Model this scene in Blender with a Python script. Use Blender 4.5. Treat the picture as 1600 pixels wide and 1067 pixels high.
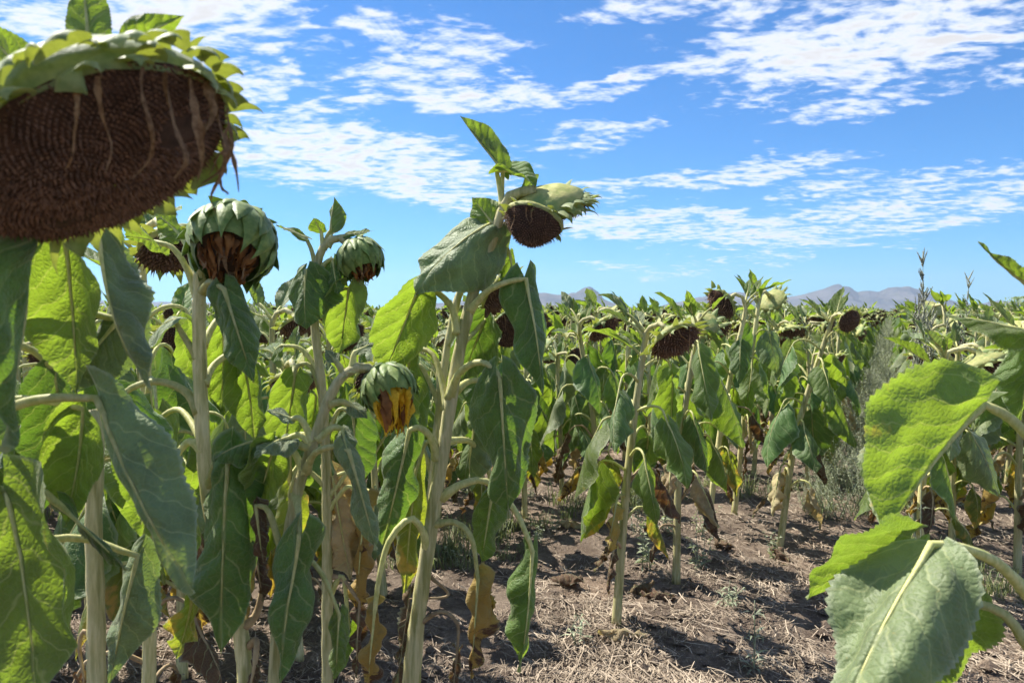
import bpy, math, random
import numpy as np
from mathutils import Vector, Matrix, Euler, noise as mnoise

for o in list(bpy.data.objects):
    bpy.data.objects.remove(o)
scene = bpy.context.scene
COL = scene.collection
R = math.radians

# ------------------------------------------------------------------ camera
CAM_H = 1.15
FPX = 1209.0                      # focal length in pixels of a 1600 px wide picture
PITCH = math.atan(46.5 / FPX)     # looking slightly down
camd = bpy.data.cameras.new('camera')
cam = bpy.data.objects.new('camera', camd)
COL.objects.link(cam)
cam.location = (0, 0, CAM_H)
cam.rotation_euler = (R(90) - PITCH, 0, 0)
camd.sensor_width = 36
camd.lens = FPX / 1600 * 36
camd.clip_start = 0.02
camd.clip_end = 60000
camd.dof.use_dof = True
camd.dof.focus_distance = 2.3
camd.dof.aperture_fstop = 10.0
scene.camera = cam
CR = cam.rotation_euler.to_matrix()


def P(x, y, d):
    """world point seen at photo pixel (x, y), d metres in front of the camera"""
    v = Vector(((x - 800) / FPX * d, (533.5 - y) / FPX * d, -d))
    return CR @ v + Vector((0, 0, CAM_H))


# ------------------------------------------------------------------ light
SUN_EL, SUN_AZ = 52.0, -54.0      # azimuth from straight ahead (+Y), negative = to the left
sd = Vector((math.sin(R(SUN_AZ)) * math.cos(R(SUN_EL)), math.cos(R(SUN_AZ)) * math.cos(R(SUN_EL)), math.sin(R(SUN_EL))))
sund = bpy.data.lights.new('sun', 'SUN')
sund.energy = 4.9
sund.angle = R(0.53)
sund.color = (1.0, 0.95, 0.86)
sun = bpy.data.objects.new('sun', sund)
COL.objects.link(sun)
sun.rotation_euler = sd.to_track_quat('Z', 'Y').to_euler()

scene.render.engine = 'CYCLES'
scene.view_settings.view_transform = 'Standard'
scene.view_settings.look = 'None'
scene.view_settings.gamma = 1.0
scene.view_settings.exposure = 1.1
cy = scene.cycles
cy.use_denoising = True
cy.max_bounces = 6
cy.use_adaptive_sampling = True
cy.adaptive_threshold = 0.03
cy.diffuse_bounces = 3
cy.glossy_bounces = 2
cy.transmission_bounces = 4
cy.transparent_max_bounces = 8
cy.volume_bounces = 0
cy.caustics_reflective = False
cy.caustics_refractive = False
cy.sample_clamp_indirect = 8


# ------------------------------------------------------------------ node helpers
class NT:
    def __init__(self, tree):
        self.t = tree
        tree.nodes.clear()

    def n(self, typ, **kw):
        nd = self.t.nodes.new(typ)
        for k, v in kw.items():
            setattr(nd, k, v)
        return nd

    def link(self, a, b):
        self.t.links.new(a, b)

    def setin(self, sock, v):
        if v is None:
            return
        if hasattr(v, 'is_output'):
            self.link(v, sock)
        else:
            sock.default_value = v

    def math(self, op, a, b=None, c=None, clamp=False):
        nd = self.n('ShaderNodeMath', operation=op, use_clamp=clamp)
        self.setin(nd.inputs[0], a)
        self.setin(nd.inputs[1], b)
        self.setin(nd.inputs[2], c)
        return nd.outputs[0]

    def vmath(self, op, a, b=None):
        nd = self.n('ShaderNodeVectorMath', operation=op)
        self.setin(nd.inputs[0], a)
        self.setin(nd.inputs[1], b)
        return nd.outputs['Value'] if op in ('LENGTH', 'DOT_PRODUCT') else nd.outputs[0]

    def mapr(self, v, a, b, c=0.0, d=1.0, smooth=True):
        nd = self.n('ShaderNodeMapRange', interpolation_type='SMOOTHSTEP' if smooth else 'LINEAR')
        self.setin(nd.inputs[0], v)
        for i, k in enumerate((a, b, c, d)):
            self.setin(nd.inputs[1 + i], k)
        return nd.outputs[0]

    def noise(self, vec, scale, detail=4, rough=0.55, dist=0.0, dim='3D', out='Fac'):
        nd = self.n('ShaderNodeTexNoise', noise_dimensions=dim)
        if vec is not None:
            self.link(vec, nd.inputs['Vector'])
        self.setin(nd.inputs['Scale'], scale)
        nd.inputs['Detail'].default_value = detail
        nd.inputs['Roughness'].default_value = rough
        nd.inputs['Distortion'].default_value = dist
        return nd.outputs[out]

    def mix(self, f, a, b, blend='MIX'):
        nd = self.n('ShaderNodeMix', data_type='RGBA', blend_type=blend, clamp_factor=True)
        self.setin(nd.inputs[0], f)
        self.setin(nd.inputs[6], a if hasattr(a, 'is_output') else tuple(a) + ((1,) if len(a) == 3 else ()))
        self.setin(nd.inputs[7], b if hasattr(b, 'is_output') else tuple(b) + ((1,) if len(b) == 3 else ()))
        return nd.outputs[2]

    def sep(self, v):
        nd = self.n('ShaderNodeSeparateXYZ')
        self.link(v, nd.inputs[0])
        return nd.outputs

    def comb(self, x, y, z=0.0):
        nd = self.n('ShaderNodeCombineXYZ')
        self.setin(nd.inputs[0], x)
        self.setin(nd.inputs[1], y)
        self.setin(nd.inputs[2], z)
        return nd.outputs[0]


def new_mat(name):
    m = bpy.data.materials.new(name)
    m.use_nodes = True
    return m, NT(m.node_tree)


# ------------------------------------------------------------------ world: sky and clouds
world = bpy.data.worlds.new('World')
scene.world = world
world.use_nodes = True
w = NT(world.node_tree)
sky = w.n('ShaderNodeTexSky', sky_type='NISHITA')
sky.sun_disc = False
sky.sun_elevation = R(SUN_EL)
sky.sun_rotation = R(SUN_AZ)
sky.altitude = 1200
sky.air_density = 1.0
sky.dust_density = 0.3
sky.ozone_density = 2.5
tc = w.n('ShaderNodeTexCoord')
dirv = w.vmath('NORMALIZE', tc.outputs['Generated'])
dx, dy, dz = w.sep(dirv)
az = w.math('ARCTAN2', dx, dy)
el = w.math('ARCSINE', dz)
tint = w.mix(1.0, sky.outputs[0], (0.315, 0.70, 1.04), 'MULTIPLY')      # the clear blue of dry upland air
bg_sky = w.n('ShaderNodeBackground')
w.link(tint, bg_sky.inputs[0])
bg_sky.inputs[1].default_value = 0.075


def azel(x, y):
    v = CR @ Vector(((x - 800) / FPX, (533.5 - y) / FPX, -1)).normalized()
    return math.atan2(v.x, v.y), math.asin(v.z)


# cloud banks standing in this part of the sky: (photo x, y, half width, half height, tilt deg, strength)
BANKS = [
    (640, 62, 170, 44, 0, .70), (480, 75, 110, 28, 0, .72), (620, 118, 250, 38, 0, .66),
    (1330, 50, 300, 85, 0, 1.0), (1420, 150, 190, 26, 4, .75), (1240, 112, 80, 16, 0, .85),
    (760, 152, 130, 26, 0, .92), (400, 165, 110, 60, 0, .72),
    (520, 240, 300, 52, -4, 1.0), (700, 300, 200, 40, -8, .9), (250, 35, 240, 58, 8, .95),
    (1140, 278, 230, 20, 3, .85), (1420, 325, 270, 40, 3, .8), (1060, 355, 250, 34, -6, .9), (1400, 274, 200, 20, 3, .68),
    (920, 212, 130, 24, 6, .66), (1000, 118, 200, 20, 15, .78), (1040, 418, 150, 12, 0, .6), (1290, 395, 150, 8, 0, .6),
    (1000, 8, 160, 20, 0, .75),
]
cov = None
ae = w.comb(az, el, 0.0)
zz = w.math('ADD', w.math('MAXIMUM', dz, 0.0), 0.11)
plane = w.comb(w.math('DIVIDE', dx, zz), w.math('DIVIDE', dy, zz), 0.0)
warp = w.noise(plane, 1.6, 2, .6, out='Color', dim='2D')
wv = w.vmath('MULTIPLY', w.vmath('SUBTRACT', warp, (.5, .5, .5)), (.18, .055, 0))
ae2 = w.vmath('ADD', ae, wv)
for (bx, by, hw, hh, tilt, st) in BANKS:
    a0, e0 = azel(bx, by)
    mp = w.n('ShaderNodeMapping', vector_type='TEXTURE')
    mp.inputs['Location'].default_value = (a0, e0, 0)
    mp.inputs['Rotation'].default_value = (0, 0, R(tilt))
    mp.inputs['Scale'].default_value = (hw / FPX * 1.12, hh / FPX * 1.12, 1)
    w.link(ae2, mp.inputs['Vector'])
    ln = w.vmath('LENGTH', mp.outputs[0])
    val = w.mapr(ln, 0.45, 1.25, st, 0.0)
    cov = val if cov is None else w.math('MAXIMUM', cov, val)
# beyond the picture the broken cloud goes on at a similar cover
out_frame = w.mapr(w.math('ABSOLUTE', az), 0.62, 0.85, 0.0, 0.62)
above = w.mapr(el, 0.44, 0.60, 0.0, 0.62)
cov = w.math('MAXIMUM', cov, w.math('MAXIMUM', out_frame, above))
rot = w.n('ShaderNodeMapping')
rot.inputs['Rotation'].default_value = (0, 0, R(38))
rot.inputs['Scale'].default_value = (0.8, 1.15, 1)
w.link(plane, rot.inputs['Vector'])
fine = w.noise(rot.outputs[0], 3.9, 7, .66, .55, dim='2D')
clump = w.noise(rot.outputs[0], 16.0, 3, .55, 0, dim='2D')
fine_mix = w.math('ADD', w.math('MULTIPLY', fine, 0.58), w.math('MULTIPLY', clump, 0.42))
dens = w.math('ADD', w.math('MULTIPLY', w.math('SUBTRACT', fine_mix, 0.5), 3.3), w.math('SUBTRACT', w.math('MULTIPLY', cov, 0.95), 0.56))
alpha = w.mapr(dens, -0.16, 0.58, 0.0, 0.97)
alpha = w.math('MULTIPLY', alpha, w.mapr(dz, 0.0, 0.05, 0, 1))
thick = w.mapr(dens, 0.2, 0.9, 1.0, 0.86)
cc = w.mix(w.mapr(dens, 0.15, 0.95), (0.80, 0.85, 0.95), (0.78, 0.765, 0.76))
bg_c = w.n('ShaderNodeBackground')
w.link(cc, bg_c.inputs[0])
w.link(w.math('MULTIPLY', thick, 0.61), bg_c.inputs[1])
ms = w.n('ShaderNodeMixShader')
w.link(alpha, ms.inputs[0])
w.link(bg_sky.outputs[0], ms.inputs[1])
w.link(bg_c.outputs[0], ms.inputs[2])
world.cycles.sampling_method = 'MANUAL'
world.cycles.sample_map_resolution = 256
wo = w.n('ShaderNodeOutputWorld')
w.link(ms.outputs[0], wo.inputs['Surface'])


# ------------------------------------------------------------------ materials
def leaf_material(name, top, under, trans, yellow=0.0, brown=0.0, sheen=0.3, tfac=0.5, rough=0.5, far=False):
    m, t = new_mat(name)
    uvn = t.n('ShaderNodeUVMap')
    u, v, _ = t.sep(uvn.outputs[0])
    oi = t.n('ShaderNodeObjectInfo')
    geo = t.n('ShaderNodeNewGeometry')
    au = t.math('ABSOLUTE', u)
    uv3 = t.comb(u, v, t.math('MULTIPLY', oi.outputs['Random'], 37.0))
    wob = t.noise(uv3, 6.0, 2, .5)
    # veins: midrib, and laterals that leave it at a slant
    mid = t.mapr(t.math('ADD', au, t.math('MULTIPLY', v, 0.006)), 0.006, 0.019, 1, 0)
    ph = t.math('MULTIPLY', t.math('SUBTRACT', v, t.math('MULTIPLY', au, t.math('SUBTRACT', 1.30, t.math('MULTIPLY', au, .75)))), 5.6)
    ph = t.math('ADD', ph, t.math('ADD', t.math('MULTIPLY', t.math('SUBTRACT', wob, .5), 1.3), t.math('MULTIPLY', t.math('SIGN', u), .12)))
    fr = t.math('ABSOLUTE', t.math('SUBTRACT', t.math('FRACT', ph), 0.5))
    vthick = t.math('SUBTRACT', 0.075, t.math('MULTIPLY', au, 0.12))
    lat = t.mapr(fr, 0.0, vthick, 1, 0)
    if far:
        netv = 0.0
    else:
        net = t.n('ShaderNodeTexVoronoi', feature='DISTANCE_TO_EDGE', voronoi_dimensions='2D')
        t.link(uv3, net.inputs['Vector'])
        net.inputs['Scale'].default_value = 30
        netv = t.mapr(net.outputs['Distance'], 0.0, 0.09, 1, 0)
    veins = t.math('MAXIMUM', mid, t.math('MAXIMUM', t.math('MULTIPLY', lat, .95), t.math('MULTIPLY', netv, .30)))
    mott = t.noise(uv3, 5.0, 3, .62)
    mott2 = t.noise(uv3, 42.0, 3, .7)
    # colours
    c_top = t.mix(t.mapr(mott, .3, .72), [c * .74 for c in top], [min(1, c * 1.22) for c in top])
    c_top = t.mix(t.math('MULTIPLY', mott2, .35), c_top, [c * .62 for c in top])
    c_top = t.mix(t.math('MULTIPLY', t.mapr(mott2, .66, .72), .6), c_top, (0.26, 0.20, 0.06))
    c_und = t.mix(t.mapr(mott, .3, .7), [c * .85 for c in under], [min(1, c * 1.1) for c in under])
    col = t.mix(geo.outputs['Backfacing'], c_top, c_und)
    col = t.mix(t.math('MULTIPLY', veins, t.math('ADD', t.math('MULTIPLY', geo.outputs['Backfacing'], .35), .50)), col, (0.40, 0.43, 0.20))
    trc = t.mix(t.mapr(mott, .3, .72), [c * .80 for c in trans], [min(1, c * 1.2) for c in trans])
    trc = t.mix(t.math('MULTIPLY', veins, .45), trc, (0.50, 0.52, 0.10))
    trc = t.mix(t.math('MULTIPLY', netv, .30), trc, [c * .7 for c in trans])
    if yellow > 0:
        ring = t.noise(uv3, 3.4, 4, .6, .6)
        edge = t.math('ADD', ring, t.math('ADD', t.math('MULTIPLY', au, .55), t.math('MULTIPLY', v, .22)))
        yf = t.mapr(edge, 0.98 - yellow * .55, 1.14 - yellow * .55)
        col = t.mix(yf, col, (0.46, 0.34, 0.08))
        trc = t.mix(yf, trc, (0.62, 0.42, 0.05))
    if brown > 0:
        ring2 = t.noise(uv3, 4.6, 5, .65, .8)
        edge2 = t.math('ADD', ring2, t.math('ADD', t.math('MULTIPLY', au, .5), t.math('MULTIPLY', v, .20)))
        bf = t.mapr(edge2, 1.10 - brown * .62, 1.18 - brown * .62)
        brc = t.mix(mott2, (0.035, 0.02, 0.012), (0.24, 0.13, 0.05))
        col = t.mix(bf, col, brc)
        trc = t.mix(bf, trc, (0.10, 0.045, 0.012))
    if not far:
        ea = t.n('ShaderNodeAttribute', attribute_name='edge')
        ef = t.math('MULTIPLY', t.mapr(ea.outputs['Fac'], .90, 1.0), .55)
        col = t.mix(ef, col, (0.42, 0.45, 0.30))           # pale downy margin
    # plant to plant variation
    hsv = t.n('ShaderNodeHueSaturation')
    t.link(t.math('ADD', 0.485, t.math('MULTIPLY', oi.outputs['Random'], 0.026)), hsv.inputs['Hue'])
    t.link(t.math('ADD', 0.82, t.math('MULTIPLY', oi.outputs['Random'], 0.36)), hsv.inputs['Value'])
    t.link(col, hsv.inputs['Color'])
    bs = t.n('ShaderNodeBsdfPrincipled')
    t.link(hsv.outputs[0], bs.inputs['Base Color'])
    bs.inputs['Roughness'].default_value = rough
    bs.inputs['Specular IOR Level'].default_value = 0.38
    bs.inputs['Sheen Weight'].default_value = sheen
    bs.inputs['Sheen Roughness'].default_value = 0.45
    bs.inputs['Sheen Tint'].default_value = (0.95, 0.95, 0.80, 1)
    tr = t.n('ShaderNodeBsdfTranslucent')
    t.link(trc, tr.inputs[0])
    if not far:
        bh = t.math('ADD', t.math('MULTIPLY', t.mapr(fr, 0.0, 0.4), .6), t.math('ADD', t.math('MULTIPLY', mott2, .6), t.math('MULTIPLY', t.mapr(net.outputs['Distance'], 0.0, .3), .16)))
        bh = t.math('SUBTRACT', bh, t.math('MULTIPLY', mid, .6))
        bp = t.n('ShaderNodeBump')
        bp.inputs['Strength'].default_value = 0.75
        bp.inputs['Distance'].default_value = 0.004
        t.link(bh, bp.inputs['Height'])
        t.link(bp.outputs[0], bs.inputs['Normal'])
        t.link(bp.outputs[0], tr.inputs['Normal'])
    mx = t.n('ShaderNodeMixShader')
    mx.inputs[0].default_value = tfac
    t.link(bs.outputs[0], mx.inputs[1])
    t.link(tr.outputs[0], mx.inputs[2])
    out = t.n('ShaderNodeOutputMaterial')
    t.link(mx.outputs[0], out.inputs[0])
    return m


def simple_material(name, c1, c2, scale=20, rough=0.7, trans=None, tfac=0.0, bump=0.3, bdist=0.002, stretch=(1, 1, 1), sheen=0.0, c3=None, attr=None, coords='Object'):
    m, t = new_mat(name)
    tcn = t.n('ShaderNodeTexCoord')
    mp = t.n('ShaderNodeMapping')
    mp.inputs['Scale'].default_value = stretch
    t.link(tcn.outputs[coords], mp.inputs[0])
    oi = t.n('ShaderNodeObjectInfo')
    vec = t.vmath('ADD', mp.outputs[0], t.comb(t.math('MULTIPLY', oi.outputs['Random'], 19), t.math('MULTIPLY', oi.outputs['Random'], 7), 0.0))
    nz = t.noise(vec, scale, 5, .62)
    col = t.mix(t.mapr(nz, .3, .7), c1, c2)
    if c3 is not None:
        nz3 = t.noise(vec, scale * .23, 4, .6)
        col = t.mix(t.mapr(nz3, .52, .66), col, c3)
    if attr:
        an = t.n('ShaderNodeAttribute', attribute_name=attr)
        col = t.mix(an.outputs['Fac'], t.mix(1.0, col, (.42, .40, .38), 'MULTIPLY'), col)
    hv = t.n('ShaderNodeHueSaturation')
    t.link(t.math('ADD', .78, t.math('MULTIPLY', oi.outputs['Random'], .44)), hv.inputs['Value'])
    t.link(col, hv.inputs['Color'])
    bs = t.n('ShaderNodeBsdfPrincipled')
    t.link(hv.outputs[0], bs.inputs['Base Color'])
    bs.inputs['Roughness'].default_value = rough
    bs.inputs['Specular IOR Level'].default_value = 0.3
    bs.inputs['Sheen Weight'].default_value = sheen
    if bump:
        bp = t.n('ShaderNodeBump')
        bp.inputs['Strength'].default_value = bump
        bp.inputs['Distance'].default_value = bdist
        t.link(nz, bp.inputs['Height'])
        t.link(bp.outputs[0], bs.inputs['Normal'])
    out = t.n('ShaderNodeOutputMaterial')
    if trans:
        tr = t.n('ShaderNodeBsdfTranslucent')
        t.link(t.mix(t.mapr(nz, .3, .7), [c * .8 for c in trans], trans), tr.inputs[0])
        mx = t.n('ShaderNodeMixShader')
        mx.inputs[0].default_value = tfac
        t.link(bs.outputs[0], mx.inputs[1])
        t.link(tr.outputs[0], mx.inputs[2])
        t.link(mx.outputs[0], out.inputs[0])
    else:
        t.link(bs.outputs[0], out.inputs[0])
    return m


LEAVES = {
    'green': ((0.125, 0.210, 0.052), (0.16, 0.21, 0.085), (0.25, 0.38, 0.020), dict(tfac=.46)),
    'grey': ((0.185, 0.240, 0.105), (0.20, 0.24, 0.13), (0.20, 0.30, 0.04), dict(sheen=.35, tfac=.32)),
    'dark': ((0.098, 0.185, 0.044), (0.13, 0.18, 0.08), (0.15, 0.28, 0.018), dict(tfac=.36)),
    'bright': ((0.13, 0.19, 0.045), (0.17, 0.23, 0.07), (0.255, 0.375, 0.022), dict(yellow=.12, tfac=.54)),
    'yellowing': ((0.10, 0.145, 0.045), (0.2, 0.22, 0.08), (0.36, 0.44, 0.02), dict(yellow=.60, brown=.34, tfac=.5)),
    'yellow': ((0.32, 0.27, 0.09), (0.36, 0.30, 0.12), (0.55, 0.42, 0.06), dict(yellow=1.0, brown=.66, tfac=.40, rough=.65)),
    'dry': ((0.13, 0.075, 0.038), (0.15, 0.09, 0.05), (0.16, 0.07, 0.02), dict(brown=.60, tfac=.25, rough=.8, sheen=.1)),
    'straw_leaf': ((0.46, 0.37, 0.20), (0.46, 0.38, 0.22), (0.5, 0.36, 0.12), dict(brown=.34, tfac=.35, rough=.75, sheen=.1)),
}
MAT = {}
for k_, (c1_, c2_, c3_, kw_) in LEAVES.items():
    MAT[k_] = leaf_material('leaf ' + k_, c1_, c2_, c3_, **kw_)
    MAT[k_ + '_far'] = leaf_material('distant leaf ' + k_, c1_, c2_, c3_, far=True, **kw_)
MAT.update({
    'stalk': simple_material('stalk', (0.45, 0.42, 0.18), (0.70, 0.63, 0.35), 170, .6, trans=(.5, .5, .14), tfac=.12, bump=.8, bdist=.003, stretch=(1, 1, .10), c3=(0.30, 0.29, 0.10)),
    'petiole': simple_material('petiole', (0.44, 0.45, 0.15), (0.66, 0.62, 0.29), 150, .55, trans=(.55, .6, .14), tfac=.22, bump=.3, stretch=(1, 1, .5)),
    'petiole_dry': simple_material('petiole dry', (0.25, 0.17, 0.09), (0.40, 0.31, 0.18), 40, .75, bump=.4),
    'receptacle': simple_material('head back', (0.30, 0.34, 0.10), (0.50, 0.47, 0.18), 60, .6, trans=(.55, .55, .1), tfac=.2, bump=.5, bdist=.006, c3=(0.20, 0.29, 0.10)),
    'bract': simple_material('bract', (0.17, 0.24, 0.075), (0.32, 0.36, 0.13), 110, .55, trans=(.42, .48, .05), tfac=.28, bump=.35, bdist=.003, sheen=.3),
    'bract_green': simple_material('bract closed', (0.10, 0.17, 0.030), (0.23, 0.29, 0.070), 90, .5, trans=(.18, .32, .03), tfac=.15, bump=.5, bdist=.003, sheen=.15),
    'seed': simple_material('seed disc', (0.070, 0.038, 0.022), (0.27, 0.155, 0.095), 160, .8, bump=.6, c3=(0.13, 0.075, 0.045)),
    'disc_base': simple_material('seed disc base', (0.032, 0.018, 0.011), (0.08, 0.045, 0.03), 90, .9, bump=.4),
    'dried': simple_material('dried petal', (0.13, 0.07, 0.035), (0.34, 0.22, 0.115), 200, .8, trans=(.4, .2, .06), tfac=.2, bump=.3),
    'rust': simple_material('rusty petal', (0.11, 0.045, 0.016), (0.30, 0.13, 0.035), 70, .75, trans=(.45, .16, .03), tfac=.25, bump=.3),
    'petal': simple_material('yellow petal', (0.62, 0.34, 0.015), (0.92, 0.60, 0.04), 200, .6, trans=(.95, .6, .03), tfac=.4, bump=.3),
    'weed': simple_material('weed', (0.22, 0.26, 0.15), (0.42, 0.45, 0.30), 9, .7, trans=(.34, .40, .14), tfac=.3, bump=0, sheen=.3),
    'weed_seed': simple_material('weed seed spike', (0.24, 0.26, 0.19), (0.42, 0.42, 0.32), 30, .8, trans=(.36, .36, .22), tfac=.25, bump=0),
    'grass': simple_material('grass', (0.12, 0.16, 0.07), (0.27, 0.29, 0.16), 3, .7, trans=(.3, .36, .1), tfac=.3, bump=0),
    'straw': simple_material('straw', (0.23, 0.18, 0.13), (0.48, 0.39, 0.29), 5, .85, bump=0, attr='shade'),
    'wood': simple_material('pole wood', (0.10, 0.08, 0.065), (0.16, 0.13, 0.10), 3, .9, bump=0),
})

# ground
m, t = new_mat('soil')
tcn = t.n('ShaderNodeTexCoord')
pos = tcn.outputs['Object']
big = t.noise(pos, 0.9, 4, .6)
med = t.noise(pos, 7.0, 6, .68)
fin = t.noise(pos, 70.0, 5, .7)
st1 = t.n('ShaderNodeMapping')
st1.inputs['Scale'].default_value = (1, 7, 1)
st1.inputs['Rotation'].default_value = (0, 0, .5)
t.link(pos, st1.inputs[0])
sn1 = t.noise(st1.outputs[0], 34, 4, .6, .6)
st2 = t.n('ShaderNodeMapping')
st2.inputs['Scale'].default_value = (7, 1, 1)
st2.inputs['Rotation'].default_value = (0, 0, .2)
t.link(pos, st2.inputs[0])
sn2 = t.noise(st2.outputs[0], 30, 4, .6, .6)
col = t.mix(t.mapr(med, .32, .7), (0.13, 0.098, 0.075), (0.31, 0.245, 0.185))
col = t.mix(t.mapr(big, .48, .66), col, (0.32, 0.235, 0.165))
col = t.mix(t.math('MULTIPLY', t.mapr(fin, .35, .65), .5), col, (0.10, 0.068, 0.05))
col = t.mix(t.mapr(t.math('MAXIMUM', sn1, sn2), .62, .72), col, (0.42, 0.33, 0.24))
cdist = t.vmath('LENGTH', pos)
col = t.mix(t.mapr(cdist, 45, 140), col, (0.16, 0.17, 0.075))      # far away the soil is closed over by the crop and dry grass
bs = t.n('ShaderNodeBsdfPrincipled')
t.link(col, bs.inputs['Base Color'])
bs.inputs['Roughness'].default_value = .95
bs.inputs['Specular IOR Level'].default_value = .15
bp = t.n('ShaderNodeBump')
bp.inputs['Strength'].default_value = .9
bp.inputs['Distance'].default_value = .02
t.link(t.math('ADD', t.math('MULTIPLY', med, .8), t.math('ADD', t.math('MULTIPLY', fin, .5), t.math('MAXIMUM', sn1, sn2))), bp.inputs['Height'])
t.link(bp.outputs[0], bs.inputs['Normal'])
out = t.n('ShaderNodeOutputMaterial')
t.link(bs.outputs[0], out.inputs[0])
MAT['soil'] = m

m, t = new_mat('mountain rock')
tcn = t.n('ShaderNodeTexCoord')
n1 = t.noise(tcn.outputs['Object'], .004, 8, .65)
n2 = t.noise(tcn.outputs['Object'], .02, 6, .65)
col = t.mix(t.mapr(n1, .35, .65), (0.075, 0.078, 0.082), (0.17, 0.155, 0.145))
col = t.mix(t.math('MULTIPLY', t.mapr(n2, .45, .65), .6), col, (0.11, 0.11, 0.075))
bs = t.n('ShaderNodeBsdfPrincipled')
t.link(col, bs.inputs['Base Color'])
bs.inputs['Roughness'].default_value = 1
bs.inputs['Specular IOR Level'].default_value = .05
bp = t.n('ShaderNodeBump')
bp.inputs['Strength'].default_value = .8
bp.inputs['Distance'].default_value = 40
t.link(n2, bp.inputs['Height'])
t.link(bp.outputs[0], bs.inputs['Normal'])
out = t.n('ShaderNodeOutputMaterial')
t.link(bs.outputs[0], out.inputs[0])
MAT['rock'] = m


# ------------------------------------------------------------------ mesh helpers
class MB:
    """collects vertices, faces, uvs and material slots; build() links ONE mesh"""

    def __init__(self):
        self.v, self.f, self.uv, self.ed, self.mi, self.mats = [], [], [], [], [], []
        self.n = 0

    def add(self, verts, faces, mat, uv=None, edge=None):
        verts = np.asarray(verts, dtype=float).reshape(-1, 3)
        if mat not in self.mats:
            self.mats.append(mat)
        k = self.mats.index(mat)
        self.v.append(verts)
        self.f.extend([tuple(i + self.n for i in f) for f in faces])
        self.mi.extend([k] * len(faces))
        self.uv.append(np.zeros((len(verts), 2)) if uv is None else np.asarray(uv))
        self.ed.append(np.zeros(len(verts)) if edge is None else np.asarray(edge))
        self.has_edge = getattr(self, 'has_edge', False) or edge is not None
        self.n += len(verts)
        return self

    def mesh(self, name, smooth=True):
        me = bpy.data.meshes.new(name)
        V = np.concatenate(self.v) if self.v else np.zeros((0, 3))
        me.from_pydata(V.tolist(), [], self.f)
        U = np.concatenate(self.uv)
        ul = me.uv_layers.new(name='UVMap')
        li = np.empty(len(me.loops), dtype=np.int32)
        me.loops.foreach_get('vertex_index', li)
        ul.data.foreach_set('uv', U[li].astype(np.float32).ravel())
        if self.has_edge:
            ea = me.attributes.new('edge', 'FLOAT', 'POINT')
            ea.data.foreach_set('value', np.concatenate(self.ed).astype(np.float32))
        for mt in self.mats:
            me.materials.append(MAT[mt])
        me.polygons.foreach_set('material_index', np.array(self.mi, dtype=np.int32))
        if smooth:
            me.polygons.foreach_set('use_smooth', np.ones(len(me.polygons), dtype=bool))
        me.update()
        return me

    def build(self, name, parent=None, smooth=True, matrix=None):
        return link(name, self.mesh(name, smooth), parent, matrix)


def link(name, me, parent=None, matrix=None):
    o = bpy.data.objects.new(name, me)
    COL.objects.link(o)
    if parent is not None:
        o.parent = parent
    if matrix is not None:
        o.matrix_local = matrix
    return o


def tag(o, label=None, cat=None, group=None, kind=None):
    if label:
        o['label'] = label
    if cat:
        o['category'] = cat
    if group:
        o['group'] = group
    if kind:
        o['kind'] = kind
    return o


def empty(name, loc):
    o = bpy.data.objects.new(name, None)
    COL.objects.link(o)
    o.location = loc
    o.empty_display_size = .05
    return o


def catmull(pts, n):
    """smooth curve through pts (k,3+) sampled at n points"""
    p = np.asarray(pts, dtype=float)
    if len(p) == 2:
        return p[0] + (p[1] - p[0]) * np.linspace(0, 1, n)[:, None]
    q = np.vstack([2 * p[0] - p[1], p, 2 * p[-1] - p[-2]])
    ln = np.linalg.norm(np.diff(p[:, :3], axis=0), axis=1)
    cum = np.concatenate([[0], np.cumsum(ln)])
    out = []
    for s in np.linspace(0, cum[-1], n):
        i = min(np.searchsorted(cum, s, side='right') - 1, len(p) - 2)
        u = (s - cum[i]) / max(ln[i], 1e-9)
        a, b, c, d = q[i], q[i + 1], q[i + 2], q[i + 3]
        out.append(.5 * ((2 * b) + (c - a) * u + (2 * a - 5 * b + 4 * c - d) * u * u + (3 * b - a - 3 * c + d) * u ** 3))
    return np.array(out)


def tube(pts, rad, sides=8, ridge=0.0, cap=True):
    p = np.asarray(pts, dtype=float)
    n = len(p)
    rad = np.broadcast_to(np.asarray(rad, dtype=float), (n,))
    T = np.gradient(p, axis=0)
    T /= np.linalg.norm(T, axis=1)[:, None] + 1e-12
    ref = np.array([1.0, 0, 0]) if abs(T[0][0]) < .8 else np.array([0, 1.0, 0])
    N = ref - T[0] * ref.dot(T[0])
    N /= np.linalg.norm(N)
    V, UV = [], []
    ang = np.linspace(0, 2 * math.pi, sides, endpoint=False)
    for i in range(n):
        N = N - T[i] * N.dot(T[i])
        N /= np.linalg.norm(N) + 1e-12
        B = np.cross(T[i], N)
        rr = rad[i] * (1 + ridge * (np.arange(sides) % 2 * 2 - 1))
        V.append(p[i] + np.cos(ang)[:, None] * N * rr[:, None] + np.sin(ang)[:, None] * B * rr[:, None])
        UV += [(a / 6.28, i / n) for a in ang]
    V = np.concatenate(V)
    F = []
    for i in range(n - 1):
        for j in range(sides):
            k = (j + 1) % sides
            F.append((i * sides + j, i * sides + k, (i + 1) * sides + k, (i + 1) * sides + j))
    if cap:
        F.append(tuple(range((n - 1) * sides, n * sides)))
        F.append(tuple(range(sides - 1, -1, -1)))
    return V, F, np.array(UV)


def grid_faces(nv, nu):
    F = []
    for i in range(nv - 1):
        for j in range(nu - 1):
            a = i * nu + j
            F.append((a, a + 1, a + nu + 1, a + nu))
    return F


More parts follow.
